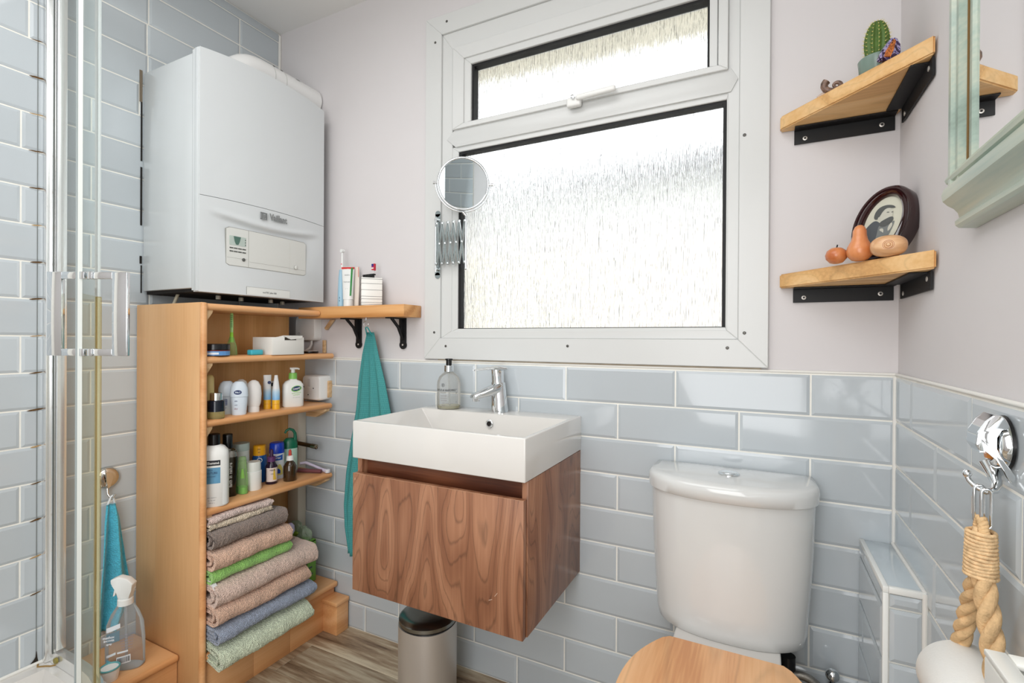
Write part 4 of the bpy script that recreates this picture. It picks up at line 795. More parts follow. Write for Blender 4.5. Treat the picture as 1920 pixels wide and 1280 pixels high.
a = .036; B('body', STW, (-1.262-a, -1.262+a, 1.370-a, 1.370+a, 1.2225, 1.322), t, bev=.002, rot=RZ(45))
for z in (1.2262, 1.233, 1.2455, 1.2545, 1.2775, 1.300, 1.316)[:-1]+(1.3165,): B('stripe', BLKT, (-1.262-a-.0004, -1.262+a+.0004, 1.370-a-.0004, 1.370+a+.0004, z, z+.0010), t, bev=0, rot=RZ(45))
t = T('red_toothbrush', 'toothbrush with blue and red bristles lying across the striped block', 'toothbrush', (-1.27, 1.36, 1.322)); TU('neck', C_('clear_plastic', 226, 220, 220, .2), [(-1.257, 1.372, 1.318), (-1.247, 1.368, 1.350)], .002, t, 8)
B('head', C_('brush_red', 196, 40, 60, .35), (-1.246, -1.2425, 1.362, 1.372, 1.350, 1.375), t, bev=.001)
for z0, z1, m in ((1.366, 1.374, C_('bristle_blue', 30, 30, 120, .5)), (1.361, 1.366, C_('bristle_purple', 150, 30, 110, .5)), (1.356, 1.361, C_('bristle_white', 230, 228, 220, .5)), (1.352, 1.356, C_('bristle_red', 200, 30, 40, .5))): B('bristles', m, (-1.256, -1.246, 1.363, 1.371, z0, z1), t, bev=0)
t = T('black_clip_comb', 'black plastic clip resting on the top of the striped block', 'clip', (-1.265, 1.37, 1.324)); B('bar', BLKPL, (-1.292, -1.238, 1.356, 1.366, 1.331, 1.337), t, bev=.001, rot=RY(-2)); B('base', BLKPL, (-1.281, -1.246, 1.353, 1.369, 1.3225, 1.332), t, bev=.001)
for k in range(4): B('tooth', BLKPL, (-1.288+k*.013, -1.283+k*.013, 1.354, 1.356, 1.326, 1.335), t, bev=0)
t = T('toothpaste', 'white red and green toothpaste tube standing on its cap', 'toothpaste', (-1.372, 1.368, 1.222)); PW = C_('paste_white', 232, 234, 232, .35)
LA('cap', PW, [(0, .018), (.026, .0175), (.027, .015)], (-1.372, 1.368, 1.2225), t, 28); LA('tube', PW, [(.027, .0195, .016), (.07, .021, .012), (.12, .023, .006), (.148, .024, .0015)], (-1.372, 1.368, 1.2225), t, rot=.35, lean=(-.02, 0)); r = Vector((math.cos(.35), math.sin(.35), 0)); p = Vector((-1.374, 1.368, 1.2225))
n = Vector((r.y, -r.x, 0)); B('red_band', C_('paste_red', 206, 52, 52, .4), (-1.399, -1.350, 1.3655, 1.3705, 1.363, 1.370), t, bev=0, rot=RZ(20))
mesh('green_stripe', [p+r*a_+n*d+Vector((0, 0, z)) for a_, d, z in ((.012, .013, .04), (.018, .012, .04), (.021, .0055, .145), (.014, .0055, .145))], [(0, 1, 2, 3)], C_('paste_green', 40, 130, 60, .4), parent=t)
for k, w in enumerate(('sensitive', 'fresh mint', 'care')): text_flat('lettering', w, .0085, C_('paste_text', 150, 154, 156, .5), p+n*(.0075+.0022*k)+Vector((0, 0, .118-k*.026)), r, (0, 0, 1), t, sx=.7)
t = T('interdental_packet', 'pale cream tube leaning at the back of the bracket shelf', 'tube', (-1.345, 1.39, 1.222)); LA('body', C_('pale_cream', 232, 222, 210, .4), [(0, .010, .006), (.08, .012, .005), (.15, .009, .002)], (-1.356, 1.392, 1.2225), t, rot=.2, lean=(.02, 0)); B('pink_edge', C_('pink_edge', 232, 170, 160, .5), (-1.3455, -1.3435, 1.389, 1.392, 1.335, 1.372), t, bev=0)
t = T('electric_toothbrush', 'white toothbrush stem with pale blue handle at the left of the bracket shelf', 'toothbrush', (-1.41, 1.37, 1.222)); LA('handle', C_('baby_blue', 158, 196, 216, .35), [(0, .013), (.05, .0125), (.11, .0105), (.14, .0075)], (-1.412, 1.372, 1.2225), t); LA('stem', PW, [(.14, .0045), (.20, .0035), (.205, .003)], (-1.408, 1.372, 1.2225), t, 14)
TU('round_head', PW, [(-1.408, 1.366, 1.4335), (-1.408, 1.380, 1.4335)], .0065, t, 16); B('pink_mark', C_('pink_mark', 226, 120, 140, .5), (-1.4105, -1.4055, 1.3675, 1.3685, 1.382, 1.386), t, bev=0)
for k in range(2): LA('button', C_('button_blue', 80, 120, 150, .4), [(0, .002), (.006, .002)], (-1.409, 1.361, 1.243+k*.011), t, 10)
# hanging teal towel
def hang(name, lab, m, rows_, pleats, amp, y0, n=64, axis='x', ph=0.0, uvs=(1, 1)):
    """rows_: (z, left, right) outline; a pleated double cloth"""
    v = []; f = []; zs = []
    K = 60
    for j in range(K+1):
        z = rows_[0][0]+(rows_[-1][0]-rows_[0][0])*j/K
        for (za, la, ra_), (zb, lb, rb) in zip(rows_, rows_[1:]):
            if zb <= z <= za: s = (za-z)/(za-zb) if za > zb else 0; l, r = la+(lb-la)*s, ra_+(rb-ra_)*s; break
        zs.append((z, l, r))
    for side in (0, 1):
        for j, (z, l, r) in enumerate(zs):
            t_ = j/K
            for i in range(n+1):
                u = i/n; c_ = l+(r-l)*u; fold = math.sin(u*pleats*2*PI+ph+.6*math.sin(t_*3))*amp*min(1, .35+t_*1.4)+.006*math.sin(u*3+t_*4)
                edge = .004*math.sqrt(max(0, 1-(2*u-1)**2))
                d = y0+fold+(edge if side else -edge)
                v.append((c_, d, z) if axis == 'x' else (d, c_, z))
    M_ = n+1; o2 = (K+1)*M_
    for j in range(K):
        for i in range(n): a = j*M_+i; f.append((a, a+1, a+1+M_, a+M_)); b_ = a+o2; f.append((b_, b_+M_, b_+M_+1, b_+1))
    for j in range(K):
        for e in (0, n): a = j*M_+e; f.append((a, a+M_, a+M_+o2, a+o2))
    for i in range(n): f.append((K*M_+i, K*M_+i+1, K*M_+i+1+o2, K*M_+i+o2)); f.append((i, i+1, i+1+o2, i+o2))
    o = mesh(name, v, f, m, smooth=True); uvl = o.data.uv_layers.new(name='UVMap')
    for lp in o.data.loops: w = lp.vertex_index % o2; uvl.data[lp.index].uv = ((w % M_)/n*uvs[0], (w//M_)/K*uvs[1])
    return o
WF = waffle('teal_waffle', sc(98, 182, 180), sc(24, 106, 112), 1, 1)
tw = T('teal_hand_towel', 'teal waffle hand towel hanging from the hook behind the basin', 'towel', (-1.27, 1.37, 1.15))
o = hang('cloth', None, WF, [(1.128, -1.284, -1.254), (1.05, -1.309, -1.232), (.95, -1.330, -1.200), (.84, -1.345, -1.172), (.72, -1.372, -1.160), (.60, -1.392, -1.170), (.48, -1.398, -1.20), (.40, -1.390, -1.22), (.305, -1.366, -1.26)], 3.2, .010, 1.372, uvs=(58, 190)); adopt(o, tw)
TU('loop', C_('teal_cord', 40, 150, 150, .9), [(-1.281, 1.368, 1.118), (-1.272, 1.352, 1.144), (-1.266, 1.350, 1.1465), (-1.262, 1.352, 1.144), (-1.257, 1.368, 1.118)], .0022, tw, 8)

# ------------------------------------------------------------ vanity unit and basin
bn = T('basin', 'white square edged ceramic basin on the walnut vanity', 'basin', (-.742, 1.22, .775))
X0, X1, Y0, Y1, ZT, ZB = -1.006, -.4785, 1.0203, YB-.004, .8785, .776
ix0, ix1, iy0, iy1 = X0+.010, X1-.012, Y0+.012, 1.318
jx0, jx1, jy0, jy1, jz = X0+.075, X1-.045, Y0+.045, iy1-.004, ZT-.088
v = [(X0, Y0, ZB), (X1, Y0, ZB), (X1, Y1, ZB), (X0, Y1, ZB), (X0, Y0, ZT), (X1, Y0, ZT), (X1, Y1, ZT), (X0, Y1, ZT),
     (ix0, iy0, ZT), (ix1, iy0, ZT), (ix1, iy1, ZT), (ix0, iy1, ZT), (jx0, jy0, jz), (jx1, jy0, jz), (jx1, jy1, jz), (jx0, jy1, jz), (X0, Y1, ZT), ]
v[10] = (ix1, iy1, ZT); f = [(0, 3, 2, 1), (0, 1, 5, 4), (1, 2, 6, 5), (2, 3, 7, 6), (3, 0, 4, 7), (4, 5, 9, 8), (5, 6, 10, 9), (6, 7, 11, 10), (7, 4, 8, 11), (8, 9, 13, 12), (9, 10, 14, 13), (10, 11, 15, 14), (11, 8, 12, 15), (12, 13, 14, 15)]
me = bpy.data.meshes.new('b'); me.from_pydata(v[:16], [], f); bm = bmesh.new(); bm.from_mesh(me); bmesh.ops.bevel(bm, geom=bm.edges[:], offset=.0032, segments=3, profile=.5, affect='EDGES'); fin(bm, 'bowl', CERAM, bn, angle=40)
LA('overflow_ring', CHROME, [(0, .0115), (.002, .012), (.003, .0105), (.003, .0075), (.001, .007)], (0, 0, 0), None, 32).data.transform(Matrix.Translation((-.7375, iy1-.0045, .848)) @ RX(86)); adopt(bpy.data.objects['overflow_ring'], bn)
LA('overflow_hole', DARK, [(0, .0072), (.0026, .0072)], (0, 0, 0), None, 24).data.transform(Matrix.Translation((-.7375, iy1-.0045, .848)) @ RX(86)); adopt(bpy.data.objects['overflow_hole'], bn)
LA('waste', CHROME, [(0, .030), (.003, .030), (.005, .022)], (-.74, 1.19, jz), bn)
vn = T('vanity_unit', 'wall hung walnut vanity drawer unit under the white basin', 'cabinet', (-.742, 1.23, .413))
B('side_panel', WALNUT, (-.4955, -.4800, 1.040, YB-.004, .413, .7755), vn, bev=.0008); B('side_panel', WALNUT, (-1.0045, -.989, 1.040, YB-.004, .413, .7755), vn, bev=.0008)
B('carcass', WALNUTD, (-.989, -.4955, 1.062, YB-.004, .420, .7755), vn, bev=0)
dr = B('drawer_front', WALNUT, (-1.0035, -.4825, 1.0205, 1.038, .413, .7345), vn, bev=.0008)
B('drawer_edge', C_('pale_edge', 200, 160, 130, .4), (-1.0033, -.4827, 1.0212, 1.0218, .7345, .7350), dr, bev=0)
for p_ in (((-.556, .500), (-.549, .509)), ((-.572, .487), (-.563, .491)), ((-.995, .722), (-.9955, .716))): TU('scratch', C_('scratch_pale', 220, 196, 176, .6), [(p_[0][0], 1.0203, p_[0][1]), (p_[1][0], 1.0203, p_[1][1])], .0005, dr, 5)
# tap
tp = T('mixer_tap', 'chrome single lever mixer tap on the basin ledge', 'tap', (-.735, 1.362, ZT))
lean = Vector((.12, .02, 0))
bm = bmesh.new(); loft(bm, [(0, .0270, .0245), (.004, .0275, .025), (.03, .0255, .0230), (.07, .0238, .0215), (.092, .0225, .0205)], (-.728, 1.362, ZT), seg=32, lean=(-.10, .05)); fin(bm, 'body', CHROME, tp, angle=50)
d = Vector((-.62, -.78, 0)).normalized(); a = Vector((-.735, 1.362, ZT))
def blade(name, pts):
    """pts: (distance along spout dir, z, half width, thickness)"""
    w = Vector((-d.y, d.x, 0)); rings = []; bm = bmesh.new()
    for s, z, hw, th in pts:
        c_ = a+d*s+Vector((0, 0, z)); ring = []
        for k in range(20): t_ = 2*PI*k/20; ring.append(bm.verts.new(c_+w*hw*math.copysign(abs(math.cos(t_))**.7, math.cos(t_))+Vector((0, 0, th*math.copysign(abs(math.sin(t_))**.7, math.sin(t_))))))
        rings.append(ring)
    for p, q in zip(rings, rings[1:]):
        for k in range(20): bm.faces.new((p[k], p[(k+1) % 20], q[(k+1) % 20], q[k]))
    bm.faces.new(rings[0][::-1]); bm.faces.new(rings[-1]); return fin(bm, name, CHROME, tp, angle=50)
blade('spout', [(-.018, .079, .014, .014), (0, .075, .022, .019), (.03, .066, .022, .0155), (.06, .057, .021, .0115), (.080, .052, .0185, .0085), (.088, .050, .012, .004)])
LA('aerator', CHROME, [(0, .0105), (.010, .0115), (.011, .010)], tuple(a+d*.072+Vector((0, 0, .036))), tp, 24)
bm = bmesh.new(); loft(bm, [(0, .0195, .0190), (.02, .0190, .0195), (.040, .0195, .0215), (.046, .017, .020)], (-.738, 1.367, ZT+.090), seg=28, lean=(-.08, .03)); fin(bm, 'lever_base', CHROME, tp, angle=50)
blade('lever', [(-.024, .135, .018, .005), (.0, .137, .021, .0060), (.03, .1355, .018, .0042), (.06, .133, .0135, .003), (.080, .131, .008, .002)])
LA('neck_gap', BLKPL, [(0, .0150), (.004, .0150)], (-.738, 1.366, ZT+.087), tp)
# soap bottle
c = (-.912, 1.352, ZT+.0008); sp = T('hand_wash_bottle', 'clear hand wash bottle with black and chrome pump at the left back of the basin', 'soap dispenser', c)
LA('bottle', glassy('soap_clear_plastic', sc(232, 232, 230), .14, .04), [(0, .034), (.003, .0385), (.080, .0385), (.092, .0365), (.104, .031), (.113, .022), (.118, .014), (.122, .0135)], c, sp, 40); LA('soap', glassy('straw_soap', sc(222, 216, 176), .25, .05), [(.0015, .0335), (.010, .0370), (.0105, .001)], c, sp, 32)
LA('collar', CHROME, [(.120, .0155), (.1395, .0150), (.141, .012)], c, sp, 28); LA('pump', BLKPL, [(.141, .0095), (.155, .0095), (.158, .0125), (.161, .0125), (.162, .011)], c, sp, 20); TU('dip_tube', glassy('tube_clear', sc(210, 212, 208), .3), [(c[0], c[1], c[2]+.12), (c[0]+.004, c[1], c[2]+.006)], .003, sp, 8)
az = math.atan2(-1.0, .42); text_cyl('lettering', 'BAYLIS & HARDING', .0092, BLKT, c, .0385, az-.12, c[2]+.062, sp, bold=.00015, sx=.86); text_cyl('lettering', 'ENGLAND', .0045, BLKT, c, .0385, az-.3, c[2]+.054, sp)
text_cyl('emblem', '\u00ae', .016, BLKT, c, .0385, az-.30, c[2]+.077, sp)
for k in range(5): text_cyl('lettering', ('jojoba, vanilla', 'and almond oil', 'luxury hand', 'wash', '500 ml')[k], .004, C_('print_brown', 120, 100, 96, .5), c, .0385, az-.25, c[2]+.044-k*.0075, sp)
for k in range(3): text_cyl('lettering', '*', .010, BLKT, c, .0385, az+.85, c[2]+.062-k*.012-(k == 2)*.016, sp)
# pedal bin
bi = T('pedal_bin', 'round brushed steel pedal bin on the floor under the vanity', 'bin', (-.905, 1.235, 0))
LA('body', STEEL, [(.0, .084), (.006, .086), (.246, .086)], (-.905, 1.235, 0), bi, 48, e=2.2); LA('rim', BLKPL, [(.246, .0845), (.252, .0845)], (-.905, 1.235, 0), bi, 48); LA('lid', STEELD, [(.252, .087), (.262, .087), (.269, .079), (.272, .06), (.2735, .02)], (-.905, 1.235, 0), bi, 48)
B('pedal', BLKPL, (-.925, -.885, 1.115, 1.15, .004, .014), bi, bev=.003)

# ------------------------------------------------------------ toilet
to = T('toilet', 'close coupled toilet with white D shaped cistern and wooden seat lid', 'toilet', (-.068, 1.2, 0)); TX = -.069
def dplan(hw, yf_, yb, yc, n=36, p=2.3):
    """straight back, bulging front"""
    pts = [(TX+hw*.99, yb), (TX-hw*.99, yb)]; out = []
    for i in range(n+1):
        t_ = PI+PI*i/n; ct, st = math.cos(t_), math.sin(t_)
        out.append((TX+hw*math.copysign(abs(ct)**(2/p), ct), yc+(yc-yf_)*math.copysign(abs(st)**(2/p), st)))
    return [(TX-hw*.985, yb)]+out+[(TX+hw*.985, yb)]
def dloft(name, rings, m, parent, bev=0):
    bm = bmesh.new(); R_ = []
    for z, hw, yf_, yc, yb in rings: R_.append([bm.verts.new((x, y, z)) for x, y in dplan(hw, yf_, yb, yc)])
    n = len(R_[0])
    for p, q in zip(R_, R_[1:]):
        for k in range(n): bm.faces.new((p[k], p[(k+1) % n], q[(k+1) % n], q[k]))
    bm.faces.new(R_[0][::-1]); bm.faces.new(R_[-1]); return fin(bm, name, m, parent, angle=55)
yb = YB-.008
dloft('cistern', [(.393, .138, 1.268, 1.350, yb), (.396, .156, 1.252, 1.345, yb), (.404, .165, 1.243, 1.342, yb), (.43, .170, 1.238, 1.340, yb), (.60, .180, 1.229, 1.337, yb), (.745, .184, 1.225, 1.335, yb)], CISTM, to)
dloft('cistern_lid', [(.733, .184, 1.222, 1.335, yb), (.736, .190, 1.217, 1.333, yb), (.757, .192, 1.214, 1.333, yb), (.768, .190, 1.217, 1.333, yb), (.774, .184, 1.224, 1.335, yb-.004), (.7765, .172, 1.236, 1.338, yb-.012)], CISTM, to)
fb = LA('flush_button', CHROME, [(0, .0245), (.003, .0245), (.005, .022), (.0052, .019)], (TX, 1.325, .7762), to, 36); LA('push_plate', CHROME, [(.003, .0185), (.006, .0175), (.0065, .014)], (TX, 1.325, .7762), fb, 32)
dloft('pan', [(0, .10, 1.02, 1.14, 1.38), (.10, .098, .96, 1.10, 1.30), (.28, .112, .84, 1.04, 1.20), (.370, .160, .76, 1.00, 1.19), (.386, .162, .755, 1.00, 1.19)], CERAM, to)
B('pan_neck', CERAM, (TX-.114, TX+.113, 1.198, yb-.01, .30, .401), to, bev=.004, seg=3)
def seatpts(k=1.0, d=0):
    cx, cy = TX, .985; out = []
    for i in range(61):
        t_ = PI*1.0+PI*i/60; out.append((cx+(.186-d)*math.cos(t_), cy+(.235-d)*math.sin(t_)))
    bk = 1.193-d; side = [(cx+(.186-d)*math.cos(math.radians(a_)), cy+.17*math.sin(math.radians(a_))*(1)+0) for a_ in range(6, 52, 4)]
    right = [(cx+(.186-d)-(.186-.118)*(s**2.2), cy+(bk-cy)*s) for s in [i/12 for i in range(1, 13)]]
    left = [(2*cx-x, y) for x, y in right][::-1]
    return out+right+left
bm = bmesh.new(); prism(bm, seatpts(), .015, 'z', .387); fin(bm, 'seat', SEATW, to, angle=35)
bm = bmesh.new(); prism(bm, seatpts(), .0165, 'z', .4035); bmesh.ops.bevel(bm, geom=[e for e in bm.edges if abs(e.verts[0].co.z-e.verts[1].co.z) < 1e-5], offset=.005, segments=3, affect='EDGES'); fin(bm, 'lid', SEATW, to, angle=35)
for x in (TX-.065, TX+.055): B('hinge', STEEL, (x-.026, x+.026, 1.186, 1.203, .402, .4125), to, bev=.003)
# water supply beside it
wp = T('water_valve', 'round chrome isolation valve with braided hose right of the toilet', 'valve', (.12, 1.36, .2))
bm = bmesh.new(); bmesh.ops.create_uvsphere(bm, u_segments=24, v_segments=16, radius=.0145, matrix=Matrix.Translation((.153, 1.362, .328))); fin(bm, 'ball_cap', CHROME, wp, smooth=True)
TU('valve_stem', CHROME, [(.153, 1.362, .314), (.153, 1.362, .12)], .009, wp)
TU('braided_hose', mat('braided_steel', sc(150, 146, 138), rough=.35, metal=.9, bump=(500, .8, .001)), arc((.090, 1.34, .255), .052, 150, 20, 14, 'xz', .066)+[(.142, 1.34, .22), (.148, 1.35, .15)], .0095, wp)
TU('black_pipe', BLKPL, [(.062, 1.345, .358), (.062, 1.345, .10)], .016, wp, 20)

# ------------------------------------------------------------ corner shelves with black brackets
def corner_shelf(lab, z0, z1, xl, yfr):
    t = T('corner_shelf', lab, 'shelf', (.17, 1.3, z0))
    bm = bmesh.new(); prism(bm, [(xl, YB-.001), (xl, YB-.020), (XR-.003, yfr-.004), (XR-.001, yfr), (XR-.001, YB-.001)], z1-z0, 'z', z0); bmesh.ops.bevel(bm, geom=bm.edges[:], offset=.003, segments=2, affect='EDGES'); fin(bm, 'board', PINE, t, angle=35)
    bb = []
    b1 = bmesh.new(); box(b1, .070, .272, YB-.004, YB-.0005, z0-.036, z0-.001); box(b1, .070, .272, YB-.032, YB-.004, z0-.004, z0-.001); b1 = fin(b1, 'back_bracket', BLACK, t)
    b2 = bmesh.new(); box(b2, XR-.004, XR-.0005, 1.156, 1.378, z0-.036, z0-.001); box(b2, XR-.032, XR-.004, 1.175, 1.378, z0-.004, z0-.001); b2 = fin(b2, 'side_bracket', BLACK, t)
    for x in (.093, .247):
        screw(x, YB-.0042, z0-.024+.004*(x > .2), (0, -1, 0), .0052, b1, STEEL); screw(x, YB-.0058, z0-.024+.004*(x > .2), (0, -1, 0), .0024, b1, BLACK)
    for y in (1.176, 1.350): screw(XR-.0042, y, z0-.014-.012*(y > 1.2), (-1, 0, 0), .0050, b2, STEEL)
    return t
corner_shelf('upper pine corner shelf on black angle brackets with the cactus', 1.6285, 1.6625, .039, 1.150)
corner_shelf('lower pine corner shelf on black angle brackets with the oval picture', 1.2360, 1.2700, .0405, 1.134)
# --- upper shelf things
UZ = 1.6632
c = (.214, 1.280, UZ); t = T('potted_cactus', 'small ribbed green cactus in a sage green pot on the upper corner shelf', 'cactus', c)
LA('pot', C_('sage_pot', 122, 142, 132, .25), [(0, .028), (.002, .030), (.036, .0335), (.038, .032), (.034, .030)], c, t, 40, e=2); LA('soil', C_('soil', 60, 44, 34, .95), [(.034, .030), (.035, .03)], c, t)
bm = bmesh.new(); nr = 12; seg = nr*6; rings = []
for j in range(22):
    q = j/21; z = .030+.088*q; R = .0205*math.sin(min(1, (q*1.0+.36))*PI*.5)**.6*math.sqrt(max(0, 1-max(0, (q-.25)/.75)**2.4))+.0012
    rings.append([bm.verts.new((c[0]+R*(1+.11*math.cos(nr*2*PI*i/seg))*math.cos(2*PI*i/seg), c[1]+R*(1+.11*math.cos(nr*2*PI*i/seg))*math.sin(2*PI*i/seg), c[2]+z)) for i in range(seg)])
for p, q in zip(rings, rings[1:]):
    for i in range(seg): bm.faces.new((p[i], p[(i+1) % seg], q[(i+1) % seg], q[i]))
bm.faces.new(rings[-1]); fin(bm, 'stem', mat('cactus_green', sc(76, 104, 40), rough=.5, vary=(60, .25, (1, 1, 1))), t, smooth=True)
bm = bmesh.new()
for k in range(nr):
    a = 2*PI*k/nr
    for j in range(2, 21, 2):
        p = rings and None; q = j/21; z = .030+.088*q; R = (.0205*math.sin(min(1, (q+.36))*PI*.5)**.6*math.sqrt(max(0, 1-max(0, (q-.25)/.75)**2.4))+.0012)*1.11
        o_ = Vector((c[0]+R*math.cos(a), c[1]+R*math.sin(a), c[2]+z)); bmesh.ops.create_icosphere(bm, subdivisions=1, radius=.0013, matrix=Matrix.Translation(o_))
        for s in range(5):
            dd = Vector((math.cos(a)+random.uniform(-.8, .8), math.sin(a)+random.uniform(-.8, .8), random.uniform(-.3, .9))).normalized()*random.uniform(.004, .008); w = Vector((0, 0, .00025))
            vs = [bm.verts.new(o_+w), bm.verts.new(o_-w), bm.verts.new(o_+dd)]; bm.faces.new(vs)
o = fin(bm, 'spines', C_('spine_straw', 210, 200, 120, .6), t); o['kind'] = 'stuff'
t = T('agate_slice', 'polished purple and amber geode stone leaning by the cactus pot', 'geode', (.224, 1.225, UZ))
def agate():
    m = bpy.data.materials.new('agate'); m.use_nodes = True; nt = m.node_tree; N = nt.nodes; L = nt.links; b = N['Principled BSDF']; b.inputs['Roughness'].default_value = .12
    tc = N.new('ShaderNodeTexCoord'); n = N.new('ShaderNodeTexNoise'); n.inputs['Scale'].default_value = 45; n.inputs['Detail'].default_value = 3; n.inputs['Distortion'].default_value = 1.6; L.new(tc.outputs['Object'], n.inputs[0])
    r = N.new('ShaderNodeValToRGB'); e = r.color_ramp.elements; e[0].position = .3; e[0].color = sc(34, 20, 44); e[1].position = .72; e[1].color = sc(70, 30, 40)
    for p, c in ((.42, sc(84, 76, 140)), (.48, sc(190, 180, 214)), (.54, sc(60, 40, 90)), (.62, sc(40, 20, 30))): q = e.new(p); q.color = c
    L.new(n.outputs[0], r.inputs[0]); L.new(r.outputs[0], b.inputs['Base Color']); return m
AG = [(-.024, 0), (-.020, .012), (-.008, .030), (.004, .047), (.012, .054), (.020, .050), (.026, .036), (.024, .018), (.016, .004), (.004, -.0)]
bm = bmesh.new(); prism(bm, AG, .012, 'y', -.006); bmesh.ops.bevel(bm, geom=bm.edges[:], offset=.0035, segments=3, affect='EDGES'); bm.transform(Matrix.Translation((.224, 1.222, UZ)) @ RZ(28) @ RX(-8)); fin(bm, 'stone', agate(), t, angle=40)
AC = mat('amber_crystal', sc(206, 112, 46), rough=.15, vary=(320, .8, (1, 1, 1)), bump=(320, 1, .003))
bm = bmesh.new(); prism(bm, [(-.014, .006), (-.010, .018), (.002, .036), (.009, .045), (.012, .040), (.006, .022), (-.002, .006)], .003, 'y', -.0085); bm.transform(Matrix.Translation((.224, 1.222, UZ)) @ RZ(28) @ RX(-8)); fin(bm, 'crystal_core', AC, t, angle=40)
t = T('sea_shell', 'small brown spiral shell at the left of the upper corner shelf', 'shell', (.135, 1.345, UZ)); pts = []; rr = []
for k in range(26): a = k*.42; R = .019*math.exp(-.06*k); pts.append((.140+R*math.cos(a+2.2)+.0006*k, 1.330+.004*k/26, UZ+.021+R*math.sin(a+2.2)*.8)); rr.append(.0085*math.exp(-.055*k))
SH = mat('shell_brown', sc(124, 98, 84), rough=.35, vary=(140, .6, (1, 1, 1))); TU('whorl', SH, pts, rr, t, 12); TU('lip', C_('shell_cream', 200, 176, 160, .4), [(.112, 1.338, UZ+.004), (.122, 1.338, UZ+.008), (.134, 1.338, UZ+.009)], [.003, .005, .006], t)
# --- lower shelf things
QZ = 1.2706
t = T('wooden_apple', 'small reddish brown turned wooden apple with stem, left on the lower corner shelf', 'wooden fruit', (.142, 1.257, QZ))
LA('body', TURN1, [(0, .006), (.002, .012), (.010, .019), (.018, .0205), (.027, .0175), (.033, .010), (.0335, .005), (.031, .001)], (.142, 1.257, QZ), t, 40); TU('stem', BLACK, [(.142, 1.257, QZ+.030), (.144, 1.256, QZ+.040)], .0014, t, 8)
t = T('wooden_pear', 'turned cherry wood pear in the middle of the lower corner shelf', 'wooden fruit', (.180, 1.235, QZ))
LA('body', TURN1, [(0, .008), (.002, .014), (.010, .0215), (.020, .0235), (.030, .0212), (.042, .015), (.052, .0125), (.062, .0120), (.070, .0085), (.0735, .004), (.074, .001)], (.180, 1.235, QZ), t, 44); TU('stem', BLACK, [(.180, 1.235, QZ+.072), (.182, 1.234, QZ+.078)], .0012, t, 8)
t = T('wooden_fruit', 'pale turned wooden fruit with ringed end lying on the lower corner shelf', 'wooden fruit', (.222, 1.197, QZ))
bm = bmesh.new(); loft(bm, [(-.021, .004, .003), (-.019, .014, .010), (-.012, .026, .018), (-.002, .0305, .0212), (.008, .0285, .020), (.016, .020, .014), (.0195, .0095, .0085), (.0192, .0075, .0070), (.0205, .0065, .006), (.0198, .0035, .0035), (.0215, .0020, .0020), (.022, .0005, .0005)], (0, 0, 0), e=2.35, seg=40)
nrm = Vector((-.20, -1.0, 0.0)).normalized(); q = nrm.to_track_quat('Z', 'Y').to_matrix().to_4x4(); bm.transform(Matrix.Translation((.222, 1.200, QZ+.0215)) @ q @ Matrix.Rotation(0, 4, 'Z')); fin(bm, 'body', TURN2, t, angle=60)
for R_, dz_ in ((.0085, .0196), (.0062, .0203), (.0034, .0205)):
    pts = [Matrix.Translation((.222, 1.200, QZ+.0215)) @ q @ Vector((R_*1.06*math.cos(a_), R_*math.sin(a_), dz_)) for a_ in [2*PI*i/32 for i in range(32)]]
    TU('turned_ring', C_('ring_brown', 190, 132, 86, .4), pts, .00045, t, 6, True)
# oval frame
of = T('oval_picture_frame', 'dark red oval frame with an old black and white portrait, leaning in the corner', 'picture frame', (.235, 1.30, QZ))
FR = mat('dark_mahogany', sc(40, 10, 12), rough=.12, coat=.8, vary=(12, .6, (1, 1, .3)))
mt = Matrix.Translation((.228, 1.290, QZ+.0825)) @ RZ(-42) @ RX(-12) @ RY(9)
def oval_ring(name, m, prof, a, b_, parent):
    """prof: (inset, height) swept around an ellipse; front towards -y"""
    bm = bmesh.new(); n_ = 72; rg = []
    for ins, h in prof: rg.append([bm.verts.new(mt @ Vector(((a-ins)*math.cos(2*PI*i/n_), -h, (b_-ins)*math.sin(2*PI*i/n_)))) for i in range(n_)])
    for p, q in zip(rg, rg[1:]+rg[:1]):
        for i in range(n_): bm.faces.new((p[i], p[(i+1) % n_], q[(i+1) % n_], q[i]))
    return fin(bm, name, m, parent, angle=45)
oval_ring('frame', FR, [(0, -.018), (0, .002), (.002, .006), (.005, .009), (.009, .009), (.0105, .006), (.012, .007), (.015, .011), (.019, .0125), (.021, .010), (.0235, .004), (.0245, .0), (.0245, -.016)], .062, .0835, of)
def chaikin(P_, k=2):
    for _ in range(k): P_ = [q for i in range(len(P_)) for q in ((P_[i][0]*.75+P_[(i+1) % len(P_)][0]*.25, P_[i][1]*.75+P_[(i+1) % len(P_)][1]*.25), (P_[i][0]*.25+P_[(i+1) % len(P_)][0]*.75, P_[i][1]*.25+P_[(i+1) % len(P_)][1]*.75))]
    return P_
def flat_shape(name, pts, m, par, h):
    if name != 'photograph': pts = chaikin(pts)
    return mesh(name, [mt @ Vector((x, -h, z)) for x, z in pts], [tuple(range(len(pts)))], m, parent=par) if name == 'photograph' else mesh(name, [mt @ Vector((x*1.05, -h, z*1.16)) for x, z in pts], [tuple(range(len(pts)))], m, parent=par)
ph = flat_shape('photograph', [(.0385*math.cos(2*PI*i/48), .060*math.sin(2*PI*i/48)) for i in range(48)], C_('photo_cream', 206, 204, 186, .4), of, .001)
DK = C_('photo_dark', 78, 82, 86, .5); MD = C_('photo_mid', 118, 122, 120, .5); HR = C_('photo_hair', 84, 86, 84, .5); SKN = C_('photo_skin', 196, 194, 180, .5)
